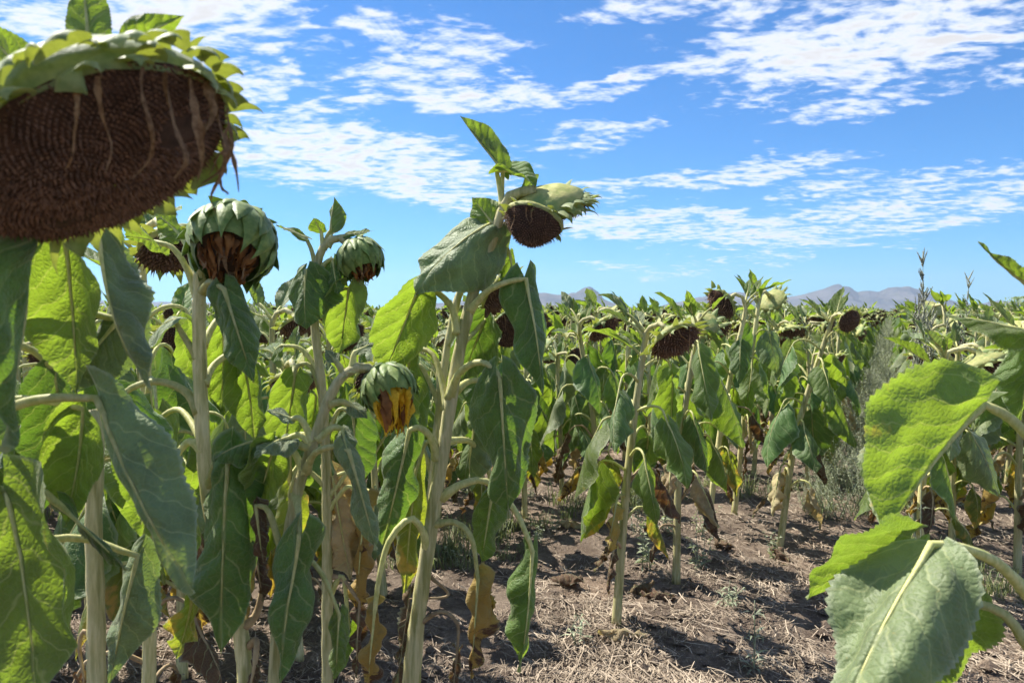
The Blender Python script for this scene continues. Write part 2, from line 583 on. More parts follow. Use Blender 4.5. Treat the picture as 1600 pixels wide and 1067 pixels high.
def leaf_grid(L, W, rng, nv=24, nu=15, bend=.5, bpow=1.0, vfold=.15, curl=.6, wave=.05, crumple=.02, twist=0.0, asym=0.0, teeth=.05, relief=.010, lobe=.17, shape=None, pleat=.022, ck=11, pucker=.0018):
    """a heart-shaped sunflower blade; base at the origin, midrib along +Y, upper face +Z"""
    v = np.linspace(0.004, 1, nv) ** 1.05
    s = np.linspace(-1, 1, nu)
    Vv, S = np.meshgrid(v, s, indexing='ij')
    A = np.abs(S)
    a, b = shape or (rng.uniform(.52, .72), rng.uniform(1.05, 1.45))
    bulge = rng.uniform(.5, 1.5)
    q0, q1 = rng.uniform(0, 6.3), rng.uniform(1.2, 2.2)
    pk = (a / (a + b)) ** a * (b / (a + b)) ** b
    wid = (Vv ** a) * ((1 - Vv) ** b) / pk * W * .5
    tooth = 1 + teeth * ((np.arange(nv)[:, None] % 2) * 2 - 1) * (A > .99) * (1 - .5 * Vv)
    wid = wid * tooth * (1 + .025 * np.sin(Vv * 9 + rng.uniform(0, 6) + S))
    X = S * wid
    Y = L * (Vv - lobe * A ** 1.6 * (1 - Vv) ** 4 + .13 * A * Vv * (1 - Vv))
    U, UVv = X / L, Y / L
    aU = np.abs(U)
    ph = (UVv - aU * (1.30 - .75 * aU)) * 5.6
    rel = relief * bulge * L * (.5 - .5 * np.cos(2 * math.pi * (ph + .5))) * np.clip(aU * 9, 0, 1) * (.65 + .5 * np.sin(ph * 2.1 + q0 + S * 2))
    fan = np.arctan2(U, UVv + .25)
    rel = rel + pleat * L * np.sin(fan * 5.5 * q1 + q0) * np.clip(aU * 5, 0, 1) * (.35 + Vv * (1 - .55 * Vv)) * (1 - .55 * A ** 3)
    rel = rel - .008 * L * np.exp(-(U / .02) ** 2)
    rel = rel + .6 * wave * L * A ** 2 * np.sin(2 * math.pi * Vv * rng.uniform(1.6, 2.8) + rng.uniform(0, 6) + (S > 0) * rng.uniform(1, 5)) * np.clip((1 - Vv) * 3, 0, 1)
    for _ in range(5):
        k1, k2, p = rng.uniform(-ck, ck), rng.uniform(-ck, ck), rng.uniform(0, 6.3)
        rel = rel + crumple * L * .45 * np.sin(k1 * U * 2 + k2 * UVv + p) * np.clip(A * 2 + .2, 0, 1)
    for _ in range(4 if nv > 30 else 0):
        an_, kq, p = rng.uniform(0, 6.3), rng.uniform(24, 40), rng.uniform(0, 6.3)
        rel = rel + pucker * L * np.sin(kq * (U * math.cos(an_) + UVv * math.sin(an_)) + p)
    hw = W * .5
    tt = np.abs(X)
    side = np.sign(S)
    cl = curl * (1 + asym * side)
    vf = vfold * (1 + asym * side * .7)
    a0 = vf + .5 * cl * tt / hw
    a1 = vf + cl * tt / hw
    xx = side * (tt * np.cos(a0)) + rel * np.sin(a1) * side
    zz = -tt * np.sin(a0) + rel * np.cos(a1)
    # bend along the midrib
    g = np.linspace(0, 1, 60)
    th = bend * g ** bpow
    yc = np.concatenate([[0], np.cumsum((np.cos(th[1:]) + np.cos(th[:-1])) * .5 / 59)]) * L
    zc = -np.concatenate([[0], np.cumsum((np.sin(th[1:]) + np.sin(th[:-1])) * .5 / 59)]) * L
    yy = np.clip(Y / L, 0, 1.2)
    th_ = bend * np.clip(yy, 0, 1) ** bpow
    cy_, cz_ = np.interp(yy, g, yc), np.interp(yy, g, zc)
    neg = np.minimum(Y, 0)
    cy_ = cy_ + neg
    tw = twist * yy
    x2 = xx * np.cos(tw) - zz * np.sin(tw)
    z2 = xx * np.sin(tw) + zz * np.cos(tw)
    px_, py_, pz_ = x2, cy_ + z2 * np.sin(th_), cz_ + z2 * np.cos(th_)
    V = np.stack([px_, py_, pz_], -1).reshape(-1, 3)
    UV = np.stack([U, UVv], -1).reshape(-1, 2)
    return V, grid_faces(nv, nu), UV, np.array([0, yc[-1], zc[-1]])


def chord_matrix(tip_local, base, tip, nhint):
    c = np.array(tip_local)
    l = np.linalg.norm(c)
    e1 = c / l
    z = np.array([0, 0, 1.0])
    e3 = z - e1 * z.dot(e1)
    e3 /= np.linalg.norm(e3)
    e2 = np.cross(e3, e1)
    base, tip = np.array(base), np.array(tip)
    C = tip - base
    l2 = np.linalg.norm(C)
    E1 = C / l2
    h = np.array(nhint, dtype=float)
    E3 = h - E1 * h.dot(E1)
    E3 /= np.linalg.norm(E3) + 1e-9
    E2 = np.cross(E3, E1)
    A = np.stack([E1, E2, E3], 1) @ np.stack([e1, e2, e3], 1).T
    return A * (l2 / l)


def leaf_between(mb, mat, base, tip, W, nhint, rng, **kw):
    base, tip = np.array(base, float), np.array(tip, float)
    L = np.linalg.norm(tip - base)
    # a bent blade is longer than its chord
    V, F, UV, tl = leaf_grid(1.0, 1.0 * W / L, rng, **kw)
    A = chord_matrix(tl, base, tip, nhint)
    k = np.linalg.norm(tl)
    V = V.copy()
    V[:, 0] *= k                      # keep the real width
    nu_ = kw.get('nu', 15)
    ed = np.tile(np.abs(np.linspace(-1, 1, nu_)), len(V) // nu_)
    Vw = (A @ V.T).T + base
    mb.add(Vw, F, mat, UV, ed)
    return Vw.reshape(-1, nu_, 3)[:, nu_ // 2]


# ------------------------------------------------------------------ flower heads
def seeds(mb, Rd, dome, n, rng, rim=1.5):
    k = np.arange(n)
    r = Rd * np.sqrt((k + .5) / n)
    th = k * 2.399963
    size = Rd * 1.55 / math.sqrt(n)
    V, F = [], []
    for i in range(n):
        if mnoise.noise(Vector((math.cos(th[i]) * r[i], math.sin(th[i]) * r[i], n * .37)) * (2.6 / Rd)) > .42:
            continue                      # seeds lost to birds
        z = dome * (1 - (r[i] / Rd) ** 2)
        c = np.array([r[i] * math.cos(th[i]), r[i] * math.sin(th[i]), z])
        nr = np.array([2 * dome * c[0] / Rd ** 2, 2 * dome * c[1] / Rd ** 2, 1])
        nr /= np.linalg.norm(nr)
        e = np.array([math.cos(th[i]), math.sin(th[i]), 0])
        q = np.cross(nr, e)
        h = size * rng.uniform(.5, 1.9) * (1 + rim * (r[i] / Rd) ** 8)
        tipv = c + nr * h + e * size * rng.uniform(-.4, .6) + q * size * rng.uniform(-.45, .45)
        b = len(V)
        V += [c + e * size * .62, c + q * size * .5, c - e * size * .62, c - q * size * .5, tipv]
        F += [(b, b + 1, b + 4), (b + 1, b + 2, b + 4), (b + 2, b + 3, b + 4), (b + 3, b, b + 4)]
    mb.add(V, F, 'seed')


def lathe(prof, seg=28, jit=0.0, rng=None, lump=0.0):
    V, F, UV = [], [], []
    ph = [rng.uniform(0, 6.3) for _ in range(4)] if rng else [0] * 4
    for i, (r, z) in enumerate(prof):
        for j in range(seg):
            a = 2 * math.pi * j / seg
            k = 1 + lump * (math.sin(3 * a + ph[0]) * .5 + math.sin(5 * a + ph[1]) * .3 + math.sin(2 * a + ph[2]) * .6)
            k += jit * (rng.random() - .5) if rng else 0
            V.append((r * k * math.cos(a), r * k * math.sin(a), z + lump * r * .5 * math.sin(2 * a + ph[3])))
            UV.append((j / seg, i / len(prof)))
    for i in range(len(prof) - 1):
        for j in range(seg):
            k = (j + 1) % seg
            F.append((i * seg + j, i * seg + k, (i + 1) * seg + k, (i + 1) * seg + j))
    return V, F, UV


def bract_geo(L, W, rng, curve=.9, tipcurl=.8, nv=9, nu=5):
    """pointed ovate bract with a long thin tip; base at origin, along +Y, outer face -Z"""
    v = np.linspace(0, 1, nv)
    wd = W * .5 * (1 - v) ** 1.35 * (1 + 1.1 * v) * (.85 + .15 * np.sin(np.clip(v / .3, 0, 1) * 1.57))
    wd = np.maximum(wd, W * .035 * (1 - v))
    th = curve * v ** 1.2 + tipcurl * np.clip(v - .6, 0, 1) ** 1.5 * 2
    y = np.concatenate([[0], np.cumsum(np.cos(th[1:]) * L / (nv - 1))])
    z = np.concatenate([[0], np.cumsum(np.sin(th[1:]) * L / (nv - 1))])
    V, UV = [], []
    for i in range(nv):
        for j in range(nu):
            s = -1 + 2 * j / (nu - 1)
            V.append((s * wd[i], y[i] - s * s * wd[i] * .35 * math.sin(th[i]), z[i] + s * s * wd[i] * .35 * math.cos(th[i]) + rng.uniform(-.01, .01) * W))
            UV.append((s * .3, v[i]))
    return V, grid_faces(nv, nu), UV


def frame_z(z, up=(0, 0, 1)):
    z = Vector(z).normalized()
    up = Vector(up)
    if abs(z.dot(up)) > .97:
        up = Vector((0, 1, 0))
    x = up.cross(z).normalized()
    y = z.cross(x)
    return Matrix((x, y, z)).transposed()


def strip(path, wid, rng, twist=1.5):
    p = np.asarray(path)
    n = len(p)
    T = np.gradient(p, axis=0)
    T /= np.linalg.norm(T, axis=1)[:, None] + 1e-9
    a = rng.uniform(0, 6.3)
    V = []
    for i in range(n):
        ref = np.array([math.cos(a + twist * i / n), math.sin(a + twist * i / n), .3])
        s = np.cross(T[i], ref)
        s /= np.linalg.norm(s) + 1e-9
        ww = wid * (1 - (i / (n - 1)) ** 2 * .85) * (.75 + .5 * math.sin(i * 1.3 + a) ** 2)
        V += [p[i] - s * ww, p[i] + np.cross(s, T[i]) * ww * .5, p[i] + s * ww]
    return V, grid_faces(n, 3)


BR_CACHE = {}


def bract_mesh(key, L, W, rng, curve, tipcurl, mat):
    k = (key, round(L, 4), round(W, 4), round(curve, 2), round(tipcurl, 2), mat)
    if k not in BR_CACHE:
        BR_CACHE[k] = MB().add(*bract_geo(L, W, rng, curve, tipcurl)[:2], mat).mesh('bract')
    return BR_CACHE[k]


def open_head(parent, loc, face, Rd, rng, nseed=420, nbr=26, ndried=12, split=True, seg=28, grav=(0, 0, -1), back=1.0, reflex=.2, dome=.25, neck=True, mats=('receptacle', 'bract'), brl=.62, brw=.34, styles=None, lump=.05, squash=1.0, up=(0, 0, 1)):
    """ripe head: lumpy pale back, seed disc, bracts round the rim, dried florets. +Z is the face"""
    Mh = frame_z(face, up).to_4x4()
    Mh.translation = Vector(loc)
    if squash != 1.0:
        Mh = Mh @ Matrix.Diagonal((1.0, squash, 1.0, 1.0))
    g = Mh.to_3x3().inverted() @ Vector(grav)
    g.normalize()
    prof = [(Rd * .97, Rd * .02), (Rd * 1.02, -Rd * .05), (Rd * 1.0, -Rd * .17), (Rd * .9, -Rd * .27 * back), (Rd * .62, -Rd * .37 * back), (Rd * .36, -Rd * .42 * back), (Rd * .2, -Rd * .52 * back), (Rd * .13, -Rd * .72 * back)]
    if not neck:
        prof = prof[:5] + [(Rd * .38, -Rd * .44 * back), (Rd * .16, -Rd * .45 * back), (Rd * .02, -Rd * .41 * back)]
    mb = MB()
    V, F, UV = lathe(prof, seg, .02, rng, .03 if seg < 20 else lump)
    mb.add(V, F, mats[0], UV)
    if split:
        head = mb.build('flower_head', parent, matrix=Mh)
        dm = MB()
    else:
        dm = mb
    dprof = [(Rd * .99, 0.0), (Rd * .8, dome * Rd * .36), (Rd * .5, dome * Rd * .74), (Rd * .2, dome * Rd * .96), (Rd * .01, dome * Rd)]
    V, F, UV = lathe(dprof, max(6, seg - 4))
    dm.add(V, F, 'disc_base')
    seeds(dm, Rd * .97, dome * Rd, nseed, rng, .3 if nseed > 1500 else 1.5)
    if split:
        d = dm.build('seed_disc', head, smooth=False)
    for i in range(nbr):
        wh = (i % 3) if not neck else ((i % 2) if (i % 6 or not split) else 2)
        a = 2 * math.pi * (i + rng.uniform(-.25, .25)) / nbr
        key = rng.randrange(3)
        curve = [.5, .95, 1.25][key]
        L = Rd * brl * (1 - .12 * wh)
        Mb = Matrix.Rotation(a - math.pi / 2, 4, 'Z') @ Matrix.Translation((0, Rd * (.98 + .05 * wh - .22 * (wh == 2)), -Rd * (.03 + .11 * wh))) @ Matrix.Rotation(reflex * (wh * 1.6 - .5) * -1 + rng.uniform(-.5, .45), 4, 'X') @ Matrix.Rotation(rng.uniform(-.5, .5), 4, 'Y') @ Matrix.Rotation(rng.uniform(-.3, .3), 4, 'Z') @ Matrix.Diagonal((rng.uniform(.7, 1.15), rng.uniform(.6, 1.2), 1, 1))
        if split:
            if styles:
                l_, w_, cv_, tc_ = styles[rng.randrange(len(styles))]
                link('bract', bract_mesh(key, Rd * l_, Rd * w_, rng, cv_, tc_, mats[1]), head, Mb)
            else:
                link('bract', bract_mesh(key, L, Rd * brw, rng, curve, .8, mats[1]), head, Mb)
        else:
            V, F, UV = bract_geo(L, Rd * brw, rng, curve, .8, 5 if seg > 10 else 3, 3)
            mb.add([Mb @ Vector(q) for q in V], F, mats[1], UV)
    for i in range(ndried):
        a = 2 * math.pi * (i + rng.uniform(-.4, .4)) / ndried
        if (math.cos(a) * g.x + math.sin(a) * g.y) > -.35 * math.hypot(g.x, g.y) and rng.random() < .95:
            continue
        p0 = np.array([Rd * .98 * math.cos(a), Rd * .98 * math.sin(a), Rd * .02])
        gd = np.array(g) + np.array([rng.uniform(-.35, .35) for _ in range(3)])
        inn = np.array([-math.cos(a), -math.sin(a), 0.0])
        ln = Rd * rng.uniform(.2, .62)
        p1 = p0 + np.array([0, 0, 1]) * Rd * .14 + gd * ln * .35 + inn * Rd * .05
        p2 = p1 + gd * ln * .35 + np.array([0, 0, 1]) * Rd * .05 + inn * Rd * .03 + np.array([rng.uniform(-.1, .1) for _ in range(3)]) * Rd
        p3 = p2 + gd * ln * .3 + np.array([rng.uniform(-.1, .1) for _ in range(3)]) * Rd
        pth = catmull([p0, p1, p2, p3], 12)
        kk = np.linspace(0, 1, 12)[:, None]
        pth = pth + np.sin(kk * rng.uniform(4, 9) + rng.uniform(0, 6)) * kk * np.array([rng.uniform(-1, 1), rng.uniform(-1, 1), .2]) * Rd * .06
        V, F = strip(pth, Rd * rng.uniform(.018, .042), rng, 3.0)
        V = np.array(V)
        dz_ = dome * Rd * (1 - np.clip((V[:, 0] ** 2 + V[:, 1] ** 2) / Rd ** 2, 0, 1)) + Rd * .05
        ins = (V[:, 0] ** 2 + V[:, 1] ** 2) < Rd ** 2
        V[ins, 2] = np.maximum(V[ins, 2], dz_[ins])      # they lie on the disc, not in it
        if split:
            MB().add(V, F, 'dried').build('dried_petal', head)
        else:
            mb.add(V, F, 'dried')
    if not split:
        me = mb.mesh('flower_head')
        head = link('flower_head', me, parent, Mh)
    return head


def closed_head(parent, loc, face, Rd, rng, petal='rust', npet=26, plen=.8, up=(0, 0, 1), elong=1.0, opening=.62):
    """half closed head: overlapping green bracts folded over a ball, withered petals in the mouth"""
    Mh = frame_z(face, up).to_4x4()
    Mh.translation = Vector(loc)
    g = Mh.to_3x3().inverted() @ Vector((0, 0, -1))
    prof = []
    for i in range(9):
        a = math.pi * (0.06 + .66 * i / 8)
        prof.append((Rd * .93 * math.sin(a), -Rd * .93 * math.cos(a) * elong))
    V, F, UV = lathe(prof[::-1], 24, .02, rng, .03)
    head = MB().add(V, F, 'bract_green', UV).build('flower_head', parent, matrix=Mh)
    # neck side
    for wh, (a_start, a_end, n) in enumerate([(1.0, 2.45, 10), (.75, 2.12, 10), (.5, 1.75, 9), (.28, 1.30, 8), (.12, .85, 6)]):
        for i in range(n):
            b = MB()
            jit = rng.uniform(-.32, .22)
            wd0 = Rd * math.sin(min(a_start + .55, 1.57)) * 2 * math.pi / n * rng.uniform(.50, .64)
            V = []
            nv, nu = 10, 7
            lift = .03 + .028 * wh
            tipout = rng.uniform(.1, .75)
            tipa = rng.uniform(-.12, .12)
            for r_ in range(nv):
                q = r_ / (nv - 1)
                aa = a_start + (a_end + jit - a_start) * q
                wd = wd0 * (1 - max(0, (q - .3) / .7) ** 1.15) * (.6 + .4 * min(1, q / .3)) + Rd * .012 * (1 - q)
                for c_ in range(nu):
                    s = -1 + 2 * c_ / (nu - 1)
                    rr = Rd * (.93 + lift + .085 * (1 - s * s) * math.sin(math.pi * min(1, q * .9 + .1)) + tipout * max(0, q - .62) ** 1.3 - .05 * (abs(s) < .1) * (q < .8) * .4)
                    rho = rr * math.sin(aa)
                    da = s * wd / max(rr, 1e-6) + tipa * q * q
                    V.append((rho * math.sin(da), rho * math.cos(da), -rr * math.cos(aa) * elong))
            b.add(V, grid_faces(nv, nu), 'bract_green')
            rotz = 2 * math.pi * (i + .5 * (wh % 2) + rng.uniform(-.15, .15)) / n
            b.build('bract', head, matrix=Matrix.Rotation(rotz, 4, 'Z'))
    gd = np.array(g)
    for i in range(npet):
        a = 2.399963 * i
        rr = Rd * opening * (.35 + .65 * math.sqrt((i + .5) / npet))
        p0 = np.array([rr * math.cos(a), rr * math.sin(a), Rd * .45 * elong])
        ln = Rd * plen * rng.uniform(.6, 1.15)
        outz = np.array([0, 0, 1.0])
        jit = lambda k: np.array([rng.uniform(-k, k) for _ in range(3)]) * Rd
        p1 = p0 + outz * ln * .4 + gd * ln * .12 + jit(.07)
        p2 = p1 + outz * ln * .2 + gd * ln * .4 - np.array([p0[0], p0[1], 0]) * .25 + jit(.08)
        p3 = p2 + gd * ln * .35 + jit(.08)
        pm = petal if rng.random() < .8 else ('rust' if petal == 'petal' else 'dried')
        V, F = strip(catmull([p0, p1, p2, p3], 8), Rd * rng.uniform(.07, .13) * (1.7 if petal == 'petal' else 1), rng, 2.2)
        MB().add(V, F, pm).build('withered_petal' if petal != 'petal' else 'petal', head)
    # dark heart
    V, F, UV = lathe([(Rd * opening * 1.15, Rd * .40 * elong), (Rd * opening * .6, Rd * .62 * elong), (Rd * .01, Rd * .68 * elong)], 16)
    MB().add(V, F, 'disc_base').build('seed_disc', head)
    return head


# ------------------------------------------------------------------ sunflower plants
def stalk_part(root, pts, r0, r1, sides=12, mat='stalk', n=None, name='stalk'):
    pts = [np.array(p) - np.array(root.location) for p in pts]
    n = n or max(10, len(pts) * 6)
    c = catmull(pts, n)
    rad = np.linspace(r0, r1, n) * (1 + .05 * np.sin(np.arange(n) * 1.9))
    V, F, UV = tube(c, rad, sides, .035)
    st = MB().add(V, F, mat, UV).build(name, root)
    hr = random.Random(n * 7 + len(pts))
    T = np.gradient(c, axis=0)
    hv, hf = [], []
    for i in range(1500):
        q = hr.random() * (n - 1.01)
        k = int(q)
        p = c[k] + (c[k + 1] - c[k]) * (q - k)
        if root.location.z + p[2] < .3:
            continue
        a = hr.uniform(0, 6.28)
        o = np.cross(T[k], [math.cos(a), math.sin(a), hr.uniform(-1, 1)])
        o /= np.linalg.norm(o) + 1e-9
        p = p + o * rad[k] * .98
        e = np.cross(o, T[k])
        e /= np.linalg.norm(e) + 1e-9
        b = len(hv)
        hv += [p - e * .00022, p + e * .00022, p + o * hr.uniform(.0015, .0035) + T[k] / (np.linalg.norm(T[k]) + 1e-9) * hr.uniform(-.001, .001)]
        hf.append((b, b + 1, b + 2))
    tag(MB().add(hv, hf, 'stalk').build('hairs', st, smooth=False), kind='stuff')
    return st


def hero_leaf(root, d, pet, tip, wpx, up, mat, rng, pr=.0055, pmat='petiole', **kw):
    """pet: photo pixels of the petiole from stalk to blade (x, y[, depth offset]); tip likewise"""
    pts = [P(p[0], p[1], d + (p[2] if len(p) > 2 else 0)) - root.location for p in pet]
    tp = P(tip[0], tip[1], d + (tip[2] if len(tip) > 2 else 0)) - root.location
    W = wpx * d / FPX * (1.12 if kw.get('curl', .6) > .3 else 1.0)
    mb = MB()
    kw.setdefault('nv', 54)
    kw.setdefault('nu', 21)
    kw.setdefault('teeth', .034)
    if mat in ('yellow', 'dry', 'straw_leaf'):
        kw['ck'] = 22
        kw['pleat'] = .08
        kw['crumple'] = .05
        kw['curl'] = kw.get('curl', 1.0) + .5
    c_ = kw.get('curl', .6)
    kw['curl'] = c_ * 1.3 + (.45 if c_ > .3 else 0)
    kw.setdefault('pleat', .045)
    kw.setdefault('crumple', .036)
    kw['vfold'] = kw.get('vfold', .15) * 1.25 + (.12 if c_ > .3 else 0)
    rib = leaf_between(mb, mat, pts[-1], tp, W, up, rng, **kw)
    lf = mb.build('leaf', root)
    if len(pts) > 1:
        c = catmull(pts, 14)
        nr_ = len(rib)
        rb = rib[[int(nr_ * k) for k in (.10, .2, .32, .45, .6, .75)]]
        c = np.vstack([c, rb])
        rad = np.concatenate([np.interp(np.linspace(0, 1, 14), [0, .12, .3, 1], [pr * 1.9, pr * 1.3, pr * 1.05, pr * .72]), pr * np.array([.55, .42, .34, .27, .2, .12])])
        V, F, UV = tube(c, rad, 8)
        MB().add(V, F, pmat, UV).build('petiole', lf)
    return lf


def proc_leaf(root_or_mb, z, az_, H, Pt, rng, lod=0, tone=None, size=1.0, hang=None):
    """one wilted leaf on a petiole leaving stalk point Pt in direction az_"""
    tr = z / H
    d = np.array([math.cos(az_), math.sin(az_), 0])
    up = np.array([0, 0, 1.0])
    if tr < .26:
        kind, pl, L, Wr = 'dry', .09, .13, .35
    elif tr < .46:
        kind, pl, L, Wr = rng.choice(['yellow', 'yellowing', 'straw_leaf', 'dry', 'yellowing']), .13, .18, .6
    elif tr < .85:
        kind, pl, L, Wr = rng.choice(['green', 'dark', 'grey', 'green', 'bright', 'bright', 'dark']), .14, .245, .78
    else:
        kind, pl, L, Wr = rng.choice(['green', 'bright', 'bright', 'grey']), .08, .155, .66
    if tone:
        kind = tone
    L *= rng.uniform(.8, 1.2) * size
    pl *= rng.uniform(.7, 1.25)
    Wd = L * Wr * rng.uniform(.85, 1.15)
    if tr < .85:
        rise = rng.uniform(.15, .55)
        p1 = Pt + d * pl * .45 + up * pl * rise
        p2 = Pt + d * pl * .85 + up * pl * rise * .9
        p3 = Pt + d * pl * 1.05 + up * pl * (rise - .35)
        hg = rng.uniform(.05, .5) if hang is None else hang
        td = d * hg - up + np.array([rng.uniform(-.25, .25), rng.uniform(-.25, .25), 0])
        nh = d + up * .25 + np.array([rng.uniform(-.6, .6), rng.uniform(-.6, .6), 0])
        shp = dict(bend=rng.uniform(.2, .9), curl=rng.uniform(.6, 1.9), vfold=rng.uniform(.05, .6), wave=rng.uniform(.04, .09), crumple=.035, pleat=.045, teeth=.035, twist=rng.uniform(-.6, .6), asym=rng.uniform(-.5, .5))
        if kind in ('dry', 'yellow', 'straw_leaf'):
            shp.update(curl=rng.uniform(1.4, 2.8), wave=.1, crumple=.06, ck=22)
    else:
        p1 = Pt + d * pl * .4 + up * pl * .5
        p2 = Pt + d * pl * .7 + up * pl * .75
        p3 = Pt + d * pl * .9 + up * pl * .8
        td = d * rng.uniform(.3, 1.0) + up * (rng.uniform(.1, 1.2) if tr > .95 else rng.uniform(-.6, .6))
        if tr > .95:
            Wd *= .72
        nh = up * 1.0 - d * .6
        shp = dict(bend=rng.uniform(-.2, .8), curl=rng.uniform(-.6, .3), vfold=rng.uniform(-.5, -.1), wave=.05, crumple=.02, twist=rng.uniform(-.5, .5))
    td = td / np.linalg.norm(td)
    n = (20, 11) if lod == 0 else ((10, 7) if lod == 1 else (5, 3))
    if lod == 2:
        shp.update(relief=0, teeth=0, crumple=.0, pleat=0)
    pm = 'petiole_dry' if kind in ('dry',) else 'petiole'
    mb = root_or_mb if isinstance(root_or_mb, MB) else MB()
    rib = leaf_between(mb, kind if lod == 0 else kind + '_far', p3, p3 + td * L, Wd, nh, rng, nv=n[0], nu=n[1], **shp)
    lf = None
    if not isinstance(root_or_mb, MB):
        lf = mb.build('leaf', root_or_mb)
    if lod < 2:
        c = catmull([Pt, p1, p2, p3], 9 if lod == 0 else 6)
        rad = np.linspace(.0062, .0035, len(c))
        if lod == 0:
            c = np.vstack([c, rib[[3, 7, 12]]])
            rad = np.concatenate([rad, [.0024, .0016, .0007]])
        V, F, UV = tube(c, rad, 6 if lod == 0 else 4)
        if lf is not None:
            MB().add(V, F, pm, UV).build('petiole', lf)
        else:
            mb.add(V, F, pm, UV)
    return lf


def proc_plant(rng, H, head_az, droop, Rd, lod=0, loc=(0, 0, 0), nleaf=13, leanx=0, leany=0, nohead=False, head_kw=None, tones=None, leaf_az=None, zlo=.16):
    """a whole plant in its own frame; lod 0 = parts, lod 1/2 = one mesh. returns root (or mesh)"""
    hd = np.array([math.cos(head_az), math.sin(head_az), 0])
    top = np.array([leanx, leany, H * .93])
    neck1 = top + np.array([0, 0, H * .05]) + hd * .03
    neck2 = top + np.array([0, 0, H * .06]) + hd * .075
    neck3 = top + np.array([0, 0, H * .04]) + hd * .115
    base = np.array([0, 0, -.02])
    mid = np.array([leanx * .35 + rng.uniform(-.02, .02), leany * .35 + rng.uniform(-.02, .02), H * .5])
    pts = [base, mid, top, neck1, neck2, neck3]
    face = hd * math.cos(droop) + np.array([0, 0, -math.sin(droop)])
    hloc = neck3 + face * Rd * .55
    n = 26 if lod == 0 else (14 if lod == 1 else 7)
    c = catmull(pts, n)
    V, F, UV = tube(c, np.interp(np.linspace(0, 1, n), [0, .1, .8, .95, 1], [.019, .0165, .012, .009, .011]), 10 if lod == 0 else (6 if lod == 1 else 4), .03)
    if lod == 0:
        root = empty('sunflower', loc)
        MB().add(V, F, 'stalk', UV).build('stalk', root)
        tgt = root
    else:
        root = MB().add(V, F, 'stalk', UV)
        tgt = root
    a = rng.uniform(0, 6.28)
    for i in range(nleaf):
        z = H * (zlo + (.92 - zlo) * (i + rng.uniform(-.2, .2)) / nleaf)
        k = np.argmin(np.abs(c[:, 2] - z) + (np.arange(n) > n * .85) * 9)
        a += 2.4 + rng.uniform(-.4, .4)
        aa = leaf_az[i] if leaf_az and i < len(leaf_az) and leaf_az[i] is not None else a
        proc_leaf(tgt, z, aa, H, c[k], rng, lod, tones[i] if tones and i < len(tones) else None)
    for i in range(4 if lod < 2 else 2):     # small upright leaves round the neck
        aa = head_az + math.pi + rng.uniform(-1.5, 1.5)
        proc_leaf(tgt, H * .97, aa, H, top + np.array([0, 0, H * .01 * i]), rng, lod, size=rng.uniform(.6, 1.0))
    if not nohead:
        kw = dict(head_kw or {})
        if lod == 0:
            kw.setdefault('nseed', 260)
            kw.setdefault('nbr', 26)
            kw.setdefault('dome', .42)
            kw.setdefault('ndried', 9)
            open_head(root, hloc, face, Rd, rng, **kw)
        else:
            tmp = open_head(None, hloc, face, Rd, rng, nseed=70 if lod == 1 else 16, nbr=16 if lod == 1 else 9, ndried=5 if lod == 1 else 0, split=False, seg=16 if lod == 1 else 8, dome=.42)
            me = tmp.data
            Mx = tmp.matrix_basis
            vs = [Mx @ v.co for v in me.vertices]
            # keep the materials of the joined head
            byk = {}
            for p in me.polygons:
                byk.setdefault(p.material_index, []).append(tuple(p.vertices))
            for kk, fs in byk.items():
                used = sorted({i for f in fs for i in f})
                mp = {i: j for j, i in enumerate(used)}
                root.add([vs[i] for i in used], [tuple(mp[i] for i in f) for f in fs], me.materials[kk].name and [k for k in MAT if MAT[k] == me.materials[kk]][0])
            bpy.data.objects.remove(tmp)
            bpy.data.meshes.remove(me)
    return root


def tree_of(o):
    return (o, [tree_of(c) for c in o.children])


def copy_tree(tr, parent=None):
    c = tr[0].copy()
    COL.objects.link(c)
    c.parent = parent
    for ch in tr[1]:
        copy_tree(ch, c)
    return c


# ================================================================== the setting
GR = random.Random(5)


def ground_z(x, y):
    if y > 40 or abs(x) > 40:
        return 0.0
    v = Vector((x, y, 0))
    h = .030 * mnoise.noise(v * 1.3) + .018 * mnoise.noise(v * 5.1) + .012 * mnoise.noise(v * 13.0)
    q = mnoise.noise(v * 24.0)
    return h + .012 * max(0, q) * 2


def axis(lo, hi, step, far, start):
    a = list(np.arange(lo, hi, step))
    k, b = start, []
    x = a[-1]
    while x < far:
        x += k
        k *= 1.28
        b.append(x)
    x, k, c = a[0], start, []
    while x > -far:
        x -= k
        k *= 1.28
        c.append(x)
    return np.array(c[::-1] + a + b)


xs = axis(-4.2, 7.0, .05, 6900, .12)
ys = np.concatenate([[-6900, -2000, -500, -100, -30, -10, -4, -1, 0, .8, 1.4, 1.8], np.arange(2.0, 7.5, .045), np.arange(7.5, 16, .12), axis(16, 17, .3, 6900, .4)[axis(16, 17, .3, 6900, .4) >= 16]])
V = [(x, y, ground_z(x, y)) for y in ys for x in xs]
ground = MB().add(V, grid_faces(len(ys), len(xs)), 'soil').build('ground')
tag(ground, 'bare brown soil strewn with straw between the sunflower rows', 'ground', kind='structure')

